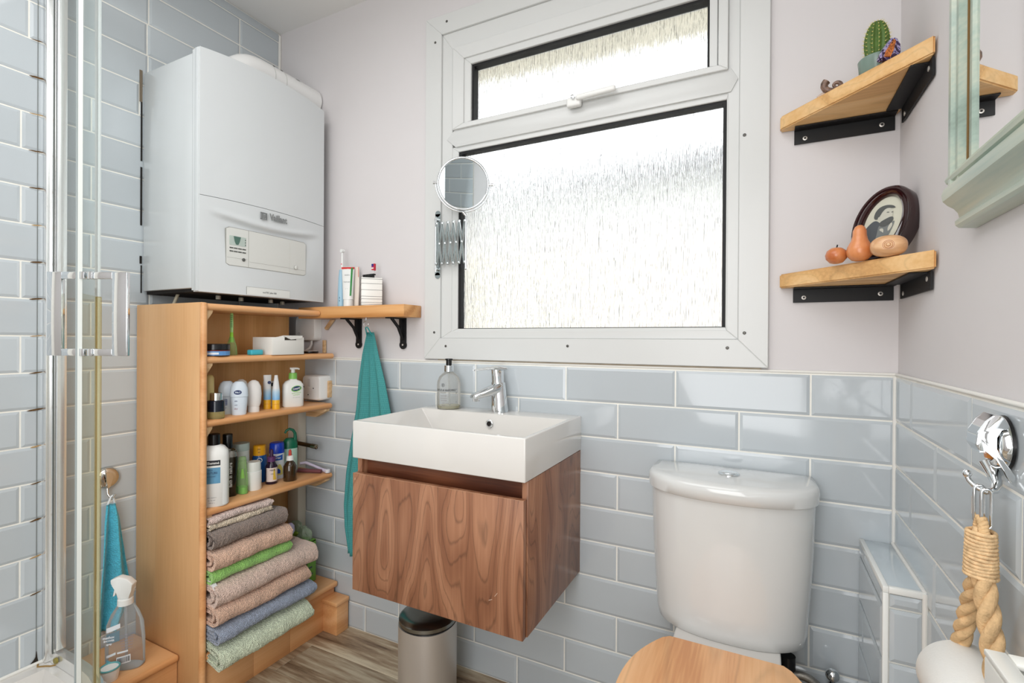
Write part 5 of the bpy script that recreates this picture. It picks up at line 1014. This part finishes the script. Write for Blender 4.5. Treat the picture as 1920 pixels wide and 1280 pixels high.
flat_shape('coat', [(-.034, -.016), (-.026, .0), (-.016, .008), (-.004, .002), (.004, -.012), (.0, -.05), (-.020, -.044)], DK, ph, .0016); flat_shape('suit', [(-.006, .0), (.006, -.004), (.018, .004), (.024, .006), (.020, -.020), (.012, -.047), (-.004, -.050), (-.004, -.02)], MD, ph, .0018)
flat_shape('face', [(-.012, .024), (-.008, .004), (.0, -.001), (.010, .002), (.015, .008), (.016, .016), (.013, .026), (.004, .031), (-.006, .030)], SKN, ph, .0020); flat_shape('hair', [(-.020, .010), (-.021, .022), (-.015, .032), (-.002, .036), (.012, .034), (.018, .029), (.010, .029), (.0, .030), (-.006, .024), (-.009, .014), (-.012, .008)], HR, ph, .0023)
flat_shape('beard', [(-.006, .003), (.004, .009), (.012, .013), (.018, .013), (.020, .006), (.014, -.002), (.004, -.006), (-.004, -.004)], HR, ph, .0024); flat_shape('collar', [(-.002, -.009), (.006, -.008), (.009, -.018), (.004, -.014), (.0, -.013)], SKN, ph, .0024); flat_shape('eye', [(.001, .0215), (.006, .0225), (.008, .0215), (.005, .0205)], HR, ph, .0025); flat_shape('eye', [(.0105, .0215), (.0145, .0225), (.0155, .0215), (.013, .0205)], HR, ph, .0025)
flat_shape('ear', [(-.012, .012), (-.009, .014), (-.008, .008), (-.010, .006)], SKN, ph, .0025); flat_shape('lapel', [(.018, .004), (.022, -.004), (.016, -.016), (.013, -.006)], SKN, ph, .0021)

# ------------------------------------------------------------ wall mirror with sage frame
wm = T('wall_mirror', 'mirror in a distressed sage green moulded frame on the right wall', 'mirror', (.26, .6, 1.28))
MX = .2575; ZTOP = 2.02; YO, YI, YE = .954, .880, .25
B('backing', C_('mirror_backing', 92, 82, 66, .9), (MX+.002, XR+.001, YE+.02, YO-.012, 1.335, ZTOP-.02), wm, bev=0)
mesh('mirror_glass', [(MX, YE+.02, 1.34), (MX, YI+.008, 1.34), (MX, YI+.008, ZTOP-.04), (MX, YE+.02, ZTOP-.04)], [(0, 1, 2, 3)], MIRROR, parent=wm)
def stile(name, y0, y1, s=1):
    # section (depth from wall plane toward room, along y from outer edge)
    w = abs(y1-y0); sec = [(0, 0), (.030, 0), (.036, .10*w), (.036, .22*w), (.030, .28*w), (.033, .36*w), (.034, .52*w), (.030, .60*w), (.027, .66*w), (.027, .68*w), (.018, .70*w), (.018, .74*w), (.027, .76*w), (.028, .92*w), (.022, w), (0, w)]
    sg = 1 if y1 > y0 else -1
    PR(name, GREENF, [(XR+.001-a_, y0+sg*b_) for a_, b_ in sec], 'z', 1.335, ZTOP-1.335, wm, angle=25)
stile('stile', YO, YI-.004); stile('stile', YE, YE+.078)
TU('gap_line', C_('gilt_brown', 112, 84, 40, .5), [(XR+.001-.0270, YO-.72*(YO-YI+.004), 1.345), (XR+.001-.0270, YO-.72*(YO-YI+.004), ZTOP)], .0018, wm, 6)
cor = [(0, 1.352), (.034, 1.352), (.037, 1.346), (.035, 1.341), (.031, 1.339), (.031, 1.337), (.038, 1.333), (.0405, 1.324), (.039, 1.315), (.033, 1.308), (.026, 1.303), (.021, 1.296), (.0195, 1.289), (.022, 1.287), (.0245, 1.284), (.024, 1.278), (.020, 1.274), (0, 1.272)]
bm = bmesh.new(); prism(bm, [(XR+.001-a_, z) for a_, z in cor], YO+.004-(YE-.004), 'y', YE-.004); fin(bm, 'cornice', GREENF, wm, angle=25)
PR('top_rail', GREENF, [(XR+.001-a_, z) for a_, z in ((0, ZTOP-.05), (.028, ZTOP-.05), (.036, ZTOP-.03), (.036, ZTOP), (0, ZTOP))], 'y', YE-.004, YO-YE+.008, wm, angle=25)

# ------------------------------------------------------------ extending shaving mirror
em = T('shaving_mirror', 'round chrome magnifying mirror on a scissor arm at the left of the window', 'mirror', (-1.0, 1.39, 1.43))
SCIS = mat('scissor_chrome', sc(170, 176, 176), rough=.14, metal=1)
ax = -.996; ay = YB-.026
bm = bmesh.new()
for z in (1.535, 1.323): t2 = bmesh.new(); loft(t2, [(0, .0105, .0105), (.003, .0105, .0105)], (0, 0, 0), seg=24); merge(bm, t2, Matrix.Translation((ax, yf, z)) @ RX(90))
box(bm, ax-.0105, ax+.0105, yf-.003, yf, 1.324, 1.534); fin(bm, 'wall_plate', SCIS, em, angle=35)
for z in (1.513, 1.345): tube_ = TU('pivot_arm', CHROME, [(ax, yf-.003, z), (ax, ay, z)], .0055, em)
TU('pivot_rod', CHROME, [(ax, ay, 1.333), (ax, ay, 1.520)], .0032, em)
zc = 1.428; W_ = .0225; Hh = .068; x0_ = ax+.007
for k in range(5):
    for s in (1, -1):
        xa, xb = x0_+(k-.0)*W_-(.0 if k else 0), x0_+(k+1)*W_
        xa -= 0
        a_, b_ = (xa, zc+s*Hh), (xb, zc-s*Hh)
        if k == 4 and s > 0: pass
        dx, dz = b_[0]-a_[0], b_[1]-a_[1]; L_ = math.hypot(dx, dz); nx, nz = -dz/L_*.0048, dx/L_*.0048; ex_, ez_ = dx/L_*.005, dz/L_*.005
        yy = ay-.004-(.0022 if s > 0 else 0)
        PR('scissor_bar', SCIS, [(a_[0]-ex_+nx, a_[1]-ez_+nz), (b_[0]+ex_+nx, b_[1]+ez_+nz), (b_[0]+ex_-nx, b_[1]+ez_-nz), (a_[0]-ex_-nx, a_[1]-ez_-nz)], 'y', yy, .0016, em, bev=.0004)
for k in range(6):
    for z in (zc+Hh, zc-Hh): screw(x0_+k*W_, ay-.0062, z, (0, -1, 0), .0038, em, CHROME)
    if k < 5: screw(x0_+(k+.5)*W_, ay-.0062, zc, (0, -1, 0), .0034, em, CHROME)
xr_ = x0_+5*W_+.004
TU('outer_rod', CHROME, [(xr_, ay-.004, 1.340), (xr_, ay-.004, 1.520)], .0032, em); LA('rod_end', CHROME, [(0, .003), (.004, .0045), (.008, .003)], (xr_, ay-.004, 1.333), em, 14)
mc = Vector((-.8735, 1.372, 1.6125)); look = (Vector((.02, -.02, 1.36))-mc).normalized()
q = look.to_track_quat('Z', 'Y').to_matrix().to_4x4(); Mm = Matrix.Translation(mc) @ q
bm = bmesh.new(); tube(bm, [Vector((.0815*math.cos(2*PI*i/64), .0815*math.sin(2*PI*i/64), 0)) for i in range(64)], .0042, 12, True); bm.transform(Mm); fin(bm, 'mirror_rim', CHROME, em, smooth=True)
bm = bmesh.new(); loft(bm, [(-.003, .080, .080), (.0015, .080, .080)], (0, 0, 0), seg=64); bm.transform(Mm); fin(bm, 'mirror_disc', mat('toned_mirror', (.55, .60, .61, 1), rough=.01, metal=1), em, angle=30)
up = (Mm.to_3x3().inverted() @ Vector((0, 0, 1))); up.z = 0; up.normalize(); sd = Vector((up.y, -up.x, 0))
TU('yoke', CHROME, [Mm @ (sd*.0895*math.cos(a)-up*.0895*math.sin(a)) for a in [PI*i/36 for i in range(37)]], .0026, em, 10)
for s in (1, -1): TU('side_knob', CHROME, [Mm @ (sd*s*.083), Mm @ (sd*s*.098)], [.003, .0052], em, 14)
TU('yoke_stem', CHROME, [Mm @ (-up*.0895), (xr_, ay-.004, 1.512)], .0045, em, 14)
# ------------------------------------------------------------ suction hook and rope roll holder on the right wall
sh = T('suction_hook', 'chrome suction hook on the right wall tiles holding the rope', 'hook', (XR, .82, .978)); XW = XR-.007
def onwall(o, y, z, x=XW, sgn=-1): o.data.transform(Matrix.Translation((x, y, z)) @ (RY(-90) if sgn < 0 else RY(90))); return o
o = LA('rubber_pad', BLKPL, [(0, .0345), (.003, .034), (.004, .032)], (0, 0, 0), None, 40); onwall(o, .833, .978); adopt(o, sh)
o = LA('cup_ring', CHROME, [(.003, .0335), (.010, .0325), (.014, .029), (.015, .024), (.012, .021), (.006, .020)], (0, 0, 0), None, 40); onwall(o, .833, .978); adopt(o, sh)
o = LA('inner_dome', STEEL, [(.004, .021), (.014, .017), (.024, .0125), (.030, .007), (.031, .001)], (0, 0, 0), None, 32); onwall(o, .833, .982); adopt(o, sh)
o = LA('orange_spring', C_('orange_plastic', 222, 140, 60, .4), [(.012, .006), (.018, .005)], (0, 0, 0), None, 12); onwall(o, .833, .962); adopt(o, sh)
lo = [(.007, 1.004), (.014, 1.0145), (.022, 1.0150), (.031, 1.007), (.040, .993), (.042, .978), (.037, .970), (.031, .971), (.020, .962), (.012, .950), (.006, .934), (.000, .936)]
li = [(.000, .944), (.006, .950), (.015, .964), (.0205, .974), (.0205, .988), (.015, .998), (.007, .998)]
for y_ in (.794, .8265): PR('lever_plate', CHROME, [(XW-a*.86, z) for a, z in lo+li], 'y', y_+.008, .003, sh, bev=.0008)
bm = bmesh.new()
for (a, z), (a2, z2) in zip(lo[:7], lo[1:8]):
    n_ = Vector((z2-z, a-a2)).normalized()*-.0025; prism(bm, [(XW-a*.86, z), (XW-a2*.86, z2), (XW-a2*.86+n_.x*.4, z2-.0022), (XW-a*.86+n_.x*.4, z-.0022)], .0290, 'y', .8052)
fin(bm, 'lever_top', CHROME, sh, angle=60)
HY = .812
TU('hook_stem', CHROME, [(XW-.012, .846, .950), (XW-.009, .838, .938), (XW-.008, .830, .926), (XW-.012, .823, .919), (XW-.020, .822, .916), (XW-.029, .826, .920), (XW-.0345, .830, .927), (XW-.036, .832, .932)], [.009, .0075, .0055, .0045, .0036, .0034, .0032, .003], sh, 12)
o = LA('hook_ball', CHROME, [(0, .002), (.002, .0042), (.005, .005), (.008, .0042), (.010, .002)], (XW-.036, .832, .930), sh, 16)
cb = T('carabiner', 'small chrome snap link between the hook and the rope', 'carabiner', (XW-.03, .82, .88))
def link_pts(y, x, z0, z1, w): return [(x+w*math.cos(a), y, (z1-w if math.sin(a) > 0 else z0+w)+w*math.sin(a)) for a in [2*PI*i/28 for i in range(28)]]
TU('snap_ring', CHROME, link_pts(.824, XW-.026, .876, .923, .0050), .0020, cb, 10, True); TU('snap_ring', CHROME, link_pts(.815, XW-.022, .872, .921, .0048), .0020, cb, 10, True); TU('gate', STEEL, [(XW-.031, .826, .886), (XW-.031, .826, .908)], .0024, cb, 10)
ROPE = mat('jute_rope', sc(222, 186, 140), rough=.95, spec=.1, bump=(260, .9, .002), vary=(70, .22, (1, 1, 1)))
TWINE = mat('jute_twine', sc(226, 192, 148), rough=.95, spec=.1, bump=(420, .9, .0012), vary=(130, .25, (1, 1, 1)))
rp = T('rope_loop', 'thick twisted jute rope loop bound with twine, hanging from the hook', 'rope', (XW-.03, .815, .7))
def rope(name, path, R, turns, parent, n=150):
    P3 = [Vector(p) for p in path]; seg = [(b_-a_).length for a_, b_ in zip(P3, P3[1:])]; tot = sum(seg); bm = bmesh.new()
    def at(s):
        s *= tot
        for a_, b_, l in zip(P3, P3[1:], seg):
            if s <= l: return a_+(b_-a_)*(s/l)
            s -= l
        return P3[-1]
    for k in range(3):
        pts = []
        for i in range(n):
            s = i/(n-1); c_ = (at(max(0, s-.03))+at(s)+at(min(1, s+.03)))/3; t_ = (at(min(1, s+.01))-at(max(0, s-.01))).normalized(); u = t_.cross(Vector((0.3, 1, .1))).normalized(); w = t_.cross(u); a_ = 2*PI*(k/3+turns*s)
            pts.append(c_+(u*math.cos(a_)+w*math.sin(a_))*R*.52)
        tube(bm, pts, R*.62, 10)
    return fin(bm, name, ROPE, parent, smooth=True)
RX_ = XW-.026
rope('front_strand', [(RX_, .815, .850), (RX_, .812, .815), (RX_+.001, .801, .785), (RX_+.003, .775, .70), (RX_+.004, .768, .66), (RX_+.002, .786, .625)], .0108, 3.0, rp)
rope('rear_strand', [(RX_, .821, .850), (RX_, .824, .815), (RX_-.001, .838, .785), (RX_-.002, .876, .70), (RX_-.001, .890, .655), (RX_, .872, .625)], .0098, 3.2, rp)
rope('top_eye', [(RX_, .806, .850), (RX_, .809, .868), (RX_, .813, .880), (RX_, .818, .884), (RX_, .823, .880), (RX_, .827, .868), (RX_, .830, .850)], .0052, 6, rp, 60)
bm = bmesh.new()
for k in range(13):
    z = .866-k*.0044; g = .002+k*.0006
    pts = [(RX_+(.0125+g*.25)*math.cos(a), .818+(.0135+g*.4)*math.sin(a), z+.0006*math.sin(a*2+k)) for a in [2*PI*i/36 for i in range(36)]]
    tube(bm, pts, .0026, 8, True)
loft(bm, [(0, .0125, .0135), (.050, .0098, .0108), (.060, .007, .008)], (RX_, .818, .812), seg=30)
fin(bm, 'twine_binding', TWINE, rp, smooth=True)
TRZ = .646; ry0, ry1 = .774, .882
tr = T('toilet_roll', 'white toilet roll held in the rope loop beside the radiator', 'toilet roll', (RX_, .836, .64)); PAP = C_('tissue_white', 244, 243, 238, .95, bump=(300, .3, .001))
bm = bmesh.new(); rg = []
for y, rr_ in ((ry0, .019), (ry0, .046), (ry0+.003, .050), (ry1-.003, .050), (ry1, .047), (ry1, .019), (ry0, .019)): rg.append([bm.verts.new((RX_+rr_*math.cos(a), y, TRZ+rr_*math.sin(a))) for a in [2*PI*i/56 for i in range(56)]])
for p, q_ in zip(rg, rg[1:]):
    for i in range(56): bm.faces.new((p[i], p[(i+1) % 56], q_[(i+1) % 56], q_[i]))
fin(bm, 'paper', PAP, tr, angle=50); TU('core', C_('card_core', 180, 160, 130, .9), [(RX_, ry0+.002, TRZ), (RX_, ry1-.002, TRZ)], .0192, tr, 24)
# radiator
ra_ = T('radiator', 'white panel radiator with slotted top grille at the bottom right', 'radiator', (.24, .3, .3)); RZT = .815; RXF = .187; RYE = .610
RAD = C_('radiator_white', 240, 239, 232, .25)
B('end_panel', RAD, (RXF+.0065, XR-.0165, RYE-.0062, RYE-.0006, .25, RZT-.003), ra_, bev=.002); B('front_panel', RAD, (RXF+.0003, RXF+.006, -.2, RYE-.0003, .25, RZT-.0025), ra_, bev=.002); B('rear_panel', RAD, (XR-.016, XR-.0103, -.2, RYE-.0003, .25, RZT-.0025), ra_, bev=.002)
B('top_rail', RAD, (RXF, RXF+.016, -.2, RYE, RZT-.002, RZT+.004), ra_, bev=.0015); B('top_rail', RAD, (XR-.028, XR-.010, -.2, RYE, RZT-.002, RZT+.004), ra_, bev=.0015); B('end_rail', RAD, (RXF+.0165, XR-.0285, RYE-.018, RYE, RZT-.0018, RZT+.0038), ra_, bev=.0015)
for k in range(3): B('grille_bar', RAD, (RXF+.0245+k*.0155, RXF+.0305+k*.0155, -.2, RYE-.018, RZT-.006, RZT+.001), ra_, bev=.001)
y = RYE-.045
while y > -.2: B('grille_rib', RAD, (RXF+.012, XR-.024, y-.003, y, RZT-.008, RZT-.003), ra_, bev=0); y -= .045
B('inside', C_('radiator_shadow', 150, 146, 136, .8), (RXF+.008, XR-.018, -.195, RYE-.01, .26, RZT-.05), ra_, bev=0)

# ------------------------------------------------------------ shower
tray = T('shower_tray', 'white quadrant shower tray in the left corner with curved front', 'shower tray', (-1.5, .3, 0))
def quad_pts(x0, y1, wx, wy, R, n=16): return [(x0, y1), (x0, y1-wy), (x0+wx, y1-wy)]+[(x0+wx-R+R*math.cos(math.radians(a)), y1-R+R*math.sin(math.radians(a))) for a in [90*i/n for i in range(n+1)]]
bm = bmesh.new(); TZ = .185; o1 = quad_pts(XL+.001, .690, .56, .86, .30); o2 = quad_pts(XL+.050, .640, .46, .76, .26)
def ringv(p, z): return [bm.verts.new((x, y, z)) for x, y in p]
a0, a1, a2 = ringv(o1, 0), ringv(o1, TZ-.008), ringv([(x*.996-.006 if False else x, y) for x, y in o1], TZ); b1, b2 = ringv(o2, TZ), ringv([((x-(-1.55))*.96-1.55, (y-.26)*.97+.26) for x, y in o2], TZ-.045); n = len(o1)
for p, q_ in ((a0, a1), (a1, a2), (a2, b1), (b1, b2)):
    for i in range(n): bm.faces.new((p[i], p[(i+1) % n], q_[(i+1) % n], q_[i]))
bm.faces.new(a0[::-1]); bm.faces.new(b2); fin(bm, 'tray', CERAM, tray, angle=40)
TU('sealant', SIL, [(XL+.007, -.16, TZ+.003), (XL+.007, .690, TZ+.003)], .005, tray, 8)
TU('mould_line', C_('mould_brown', 150, 120, 70, .9), [(-1.806, .640, TZ+.0012), (-1.792, .634, TZ+.0014), (-1.776, .646, TZ+.0013), (-1.764, .652, TZ+.0013), (-1.752, .668, TZ+.0013)], .0022, tray, 6)
en = T('shower_enclosure', 'shower enclosure with chrome wall profile and clear curved glass door', 'shower enclosure', (-1.7, .67, TZ))
ZS0, ZS1 = TZ+.001, 2.15
B('wall_profile', ALU, (XL+.006, -1.792, .650, .690, ZS0, ZS1), en, bev=.003); B('inner_profile', ALU, (-1.795, -1.768, .658, .684, ZS0+.03, ZS1), en, bev=.004, seg=3)
B('profile_groove', C_('profile_groove', 92, 96, 92, .5), (-1.7690, -1.7672, .6565, .6595, ZS0+.03, ZS1), en, bev=0)
B('profile_strip', ALU, (-1.7672, -1.752, .6605, .682, ZS0+.04, ZS1), en, bev=.002)
gp = [(-1.752, .671), (-1.70, .671), (-1.62, .670), (-1.56, .664), (-1.515, .655), (-1.487, .642), (-1.455, .618), (-1.42, .588), (-1.385, .563), (-1.352, .549)]
def wall_strip(name, m, pts, th, z0, z1, parent):
    L1 = []; L2 = []
    for i, p in enumerate(pts):
        a_ = Vector(pts[max(0, i-1)]); b_ = Vector(pts[min(len(pts)-1, i+1)]); t_ = (b_-a_).normalized(); n_ = Vector((-t_.y, t_.x))*th/2; p = Vector(p); L1.append(tuple(p+n_)); L2.append(tuple(p-n_))
    bm = bmesh.new(); prism(bm, L1+L2[::-1], z1-z0, 'z', z0); return fin(bm, name, m, parent, angle=40)
GLS = glassy('shower_glass', (.93, .975, .96, 1), .02, .01, 1.02)
wall_strip('glass_door', GLS, gp, .006, ZS0+.04, ZS1-.02, en)
EDGE = mat('door_seal_white', sc(214, 218, 213), rough=.2)
wall_strip('door_seal', EDGE, [(-1.3545, .5495), (-1.3455, .546)], .0080, ZS0+.01, ZS1-.02, en); TU('seal_line', C_('seal_grey', 150, 158, 158, .3), [(-1.3550, .5440, ZS0+.01), (-1.3550, .5440, ZS1-.02)], .0022, en, 8)
YEL = glassy('yellowed_seal', sc(226, 212, 160), .14, .15, 1.02); wall_strip('glass_seal', YEL, [(-1.497, .6485), (-1.486, .643), (-1.474, .634)], .0085, ZS0+.01, 1.205, en)
SCUM = glassy('limescale_film', sc(240, 238, 222), .07, .2, 1.015); wall_strip('limescale_film', SCUM, [(p[0]+.002, p[1]-.0045) for p in gp[5:]], .0012, ZS0+.04, 1.205, en)
wall_strip('bottom_rail', ALU, [(-1.800, .671)]+gp[1:], .022, ZS0, ZS0+.034, en); wall_strip('top_rail', ALU, [(-1.800, .671)]+gp[1:], .03, ZS1-.03, ZS1, en)
LA('roller', C_('roller_yellow', 140, 128, 60, .4), [(0, .008), (.006, .008)], (0, 0, 0), None, 16); o = [q_ for q_ in bpy.data.objects if q_.name.startswith('roller')][0]; o.data.transform(Matrix.Translation((-1.742, .658, ZS0+.020)) @ RX(90)); adopt(o, en)
# square ring handles on both faces of the door
hc = Vector((-1.337, .558, 1.157)); hd_ = Vector((.8932, .4496, 0)).normalized(); hn = Vector((-hd_.y, hd_.x, 0))
def hbar(name, s0, s1, z0, z1, parent, th=.010):
    bm = bmesh.new(); box(bm, s0, s1, -th/2, th/2, z0, z1, bev=.0012); m_ = Matrix.Identity(4)
    for i in range(3): m_[i][0] = hd_[i]; m_[i][1] = hn[i]
    bm.transform(Matrix.Translation((hc.x, hc.y, 0)) @ m_); return fin(bm, name, CHROME, parent, angle=35)
ZH0, ZH1 = 1.0625, 1.2485
for sg in (-1, 1):
    h_ = hbar('handle', *sorted((sg*.089, sg*.056)), ZH0, ZH1, en)
    for z0, z1 in ((ZH0, ZH0+.0155), (ZH1-.0155, ZH1)): hbar('handle_arm', *sorted((sg*.056, sg*.004)), z0, z1, h_)
    for z0, z1 in ((ZH0-.0005, ZH0+.016), (ZH1-.016, ZH1+.0005)): hbar('fixing', *sorted((sg*.014, sg*.003)), z0, z1, h_, .016)

# ------------------------------------------------------------ left hook, aqua towel, spray bottle
lh = T('suction_hook', 'chrome suction hook on the left tiles above the aqua cloth', 'hook', (XL, .806, .655))
o = LA('cup', mat('warm_chrome', sc(216, 212, 204), rough=.12, metal=1), [(0, .033), (.006, .032), (.012, .026), (.014, .018)], (0, 0, 0), None, 36); onwall(o, .804, .668, XL+.006, 1); adopt(o, lh)
bm = bmesh.new(); prism(bm, [(.790, .690), (.806, .690), (.812, .670), (.804, .640), (.796, .640), (.796, .665)], .014, 'x', XL+.014); bmesh.ops.bevel(bm, geom=bm.edges[:], offset=.002, segments=2, affect='EDGES'); fin(bm, 'lever', CHROME, lh, angle=40)
TU('hook', CHROME, [(XL+.018, .800, .642), (XL+.020, .800, .622), (XL+.028, .802, .610), (XL+.038, .806, .612), (XL+.042, .810, .622)], .003, lh)
tw2 = T('aqua_cloth', 'aqua blue cloth hanging on the left tiles behind the spray bottle', 'towel', (XL+.03, .82, .6)); AQ = terry('aqua_cloth', sc(84, 182, 206), 240, .12, .002)
o = hang('cloth', None, AQ, [(.592, .790, .818), (.54, .783, .832), (.44, .776, .848), (.34, .770, .862), (.26, .766, .858), (.20, .768, .830)], 1.6, .017, XL+.030, axis='y', ph=1.0); adopt(o, tw2)
TU('loop', C_('white_loop', 226, 230, 232, .7), [(XL+.030, .795, .588), (XL+.034, .803, .615), (XL+.036, .806, .617), (XL+.034, .809, .612), (XL+.030, .814, .588)], .003, tw2, 8)
c = (-1.648, .779, .1495); sb = T('spray_bottle', 'clear trigger spray bottle with white head on the low wooden boxing', 'spray bottle', c); ra = math.atan2(.45, .89)+.10; r = Vector((math.cos(ra), math.sin(ra), 0)); n = Vector((math.sin(ra), -math.cos(ra), 0))
CL = glassy('clear_bottle_plastic', sc(232, 236, 238), .10, .03)
LA('bottle', CL, [(0, .046, .024), (.004, .050, .027), (.08, .050, .027), (.125, .046, .026), (.155, .034, .022), (.175, .021, .018), (.184, .017, .016)], c, sb, rot=ra, e=2.6, seg=48)
LA('collar', WHITEP, [(.180, .0195), (.196, .0190), (.198, .017)], c, sb, 28)
PR('trigger_head', WHITEP, [(.016, .197), (-.016, .197), (-.017, .222), (-.028, .240), (-.034, .240), (-.035, .254), (-.014, .262), (.010, .255), (.026, .240), (.019, .222)], 'y', -.011, .022, None, bev=.003, angle=62)
o = bpy.data.objects['trigger_head']; o.data.transform(Matrix.Translation(c) @ Matrix.Rotation(ra, 4, 'Z')); adopt(o, sb)
PR('trigger', WHITEP, [(-.017, .240), (-.024, .240), (-.028, .220), (-.032, .203), (-.027, .205), (-.020, .222)], 'y', -.005, .010, None, bev=.001); o = bpy.data.objects['trigger']; o.data.transform(Matrix.Translation(c) @ Matrix.Rotation(ra, 4, 'Z')); adopt(o, sb)
TU('dip_tube', glassy('tube_plastic', sc(222, 226, 230), .3), [(c[0], c[1], c[2]+.185), tuple(Vector(c)+r*.004+Vector((0, 0, .010)))], .0035, sb, 8)
def on_b(a_, z, d=0.0):
    k = (max(0, 1-abs(a_/.050)**2.6))**(1/2.6)*.0275+d; return Vector(c)+r*a_+n*k+Vector((0, 0, z))
def bstrip(name, m, a0_, a1_, z0a, z1a, z0b, z1b, d=.0008):
    v = []; f = []
    for i in range(11):
        t_ = i/10; a_ = a0_+(a1_-a0_)*t_; v += [on_b(a_, z0a+(z0b-z0a)*t_, d), on_b(a_, z1a+(z1b-z1a)*t_, d)]
        if i: f.append((2*i-2, 2*i, 2*i+1, 2*i-1))
    return mesh(name, v, f, m, parent=sb)
WP = C_('print_white', 232, 234, 238, .5)
bstrip('white_band', WP, -.036, .004, .108, .122, .125, .138); bstrip('grey_label', C_('grey_blue_print', 112, 136, 148, .5), -.036, .002, .080, .104, .088, .118); bstrip('white_band', WP, -.036, -.008, .036, .043, .049, .056)
bstrip('aqua_patch', C_('aqua_print', 120, 196, 220, .5), -.036, -.016, .022, .032, .018, .028); bstrip('white_bar', WP, -.004, .024, .050, .055, .056, .061)
bcl = bstrip('barcode_patch', WP, -.006, .030, .018, .040, .026, .048, .0008)
xx = -.003
while xx < .027: w_ = random.choice((.0009, .0016, .0022)); t_ = (xx+.006)/.036; bstrip('bar', BLKT, xx, min(xx+w_, .028), .0215+.008*t_, .0365+.008*t_, .0215+.008*t_, .0365+.008*t_, .0012); xx += w_+random.choice((.001, .0014))
for k, (w_, s_) in enumerate((('method', .0105), ('SHOWER', .007), ('spray', .007))): text_flat('lettering', w_, s_, WP, on_b(-.026, .098-k*.0095, .002), r+Vector((0, 0, .15)), (0, 0, 1), sb, bold=.0003)
for k in range(6): text_flat('lettering', ('spray surface and wipe', 'daily shower spray', 'plant based cleaner', 'keep out of reach', 'of small children', 'made in the uk')[k], .0048, C_('print_lilac', 150, 150, 176, .5), on_b(.022, .106-k*.008, .0015), r+Vector((0, 0, .25)), (0, 0, 1), sb)
c = (-1.6175, .7265, .1495); tt = T('round_tub', 'white round tub with teal rim at the lower left edge of the boxing', 'tub', c)
LA('tub', WHITEP, [(0, .019), (.022, .0225), (.033, .0225)], (-1.6175, .7265, .1495), tt, 36); TU('rim', C_('teal_rim', 98, 168, 172, .35), [(-1.6175+.0225*math.cos(a), .7265+.0225*math.sin(a), .1835) for a in [2*PI*i/36 for i in range(36)]], .0024, tt, 8, True)
for _o in bpy.data.objects:
    if _o.type == 'MESH' and not _o.data.materials: print('no material', _o.name)
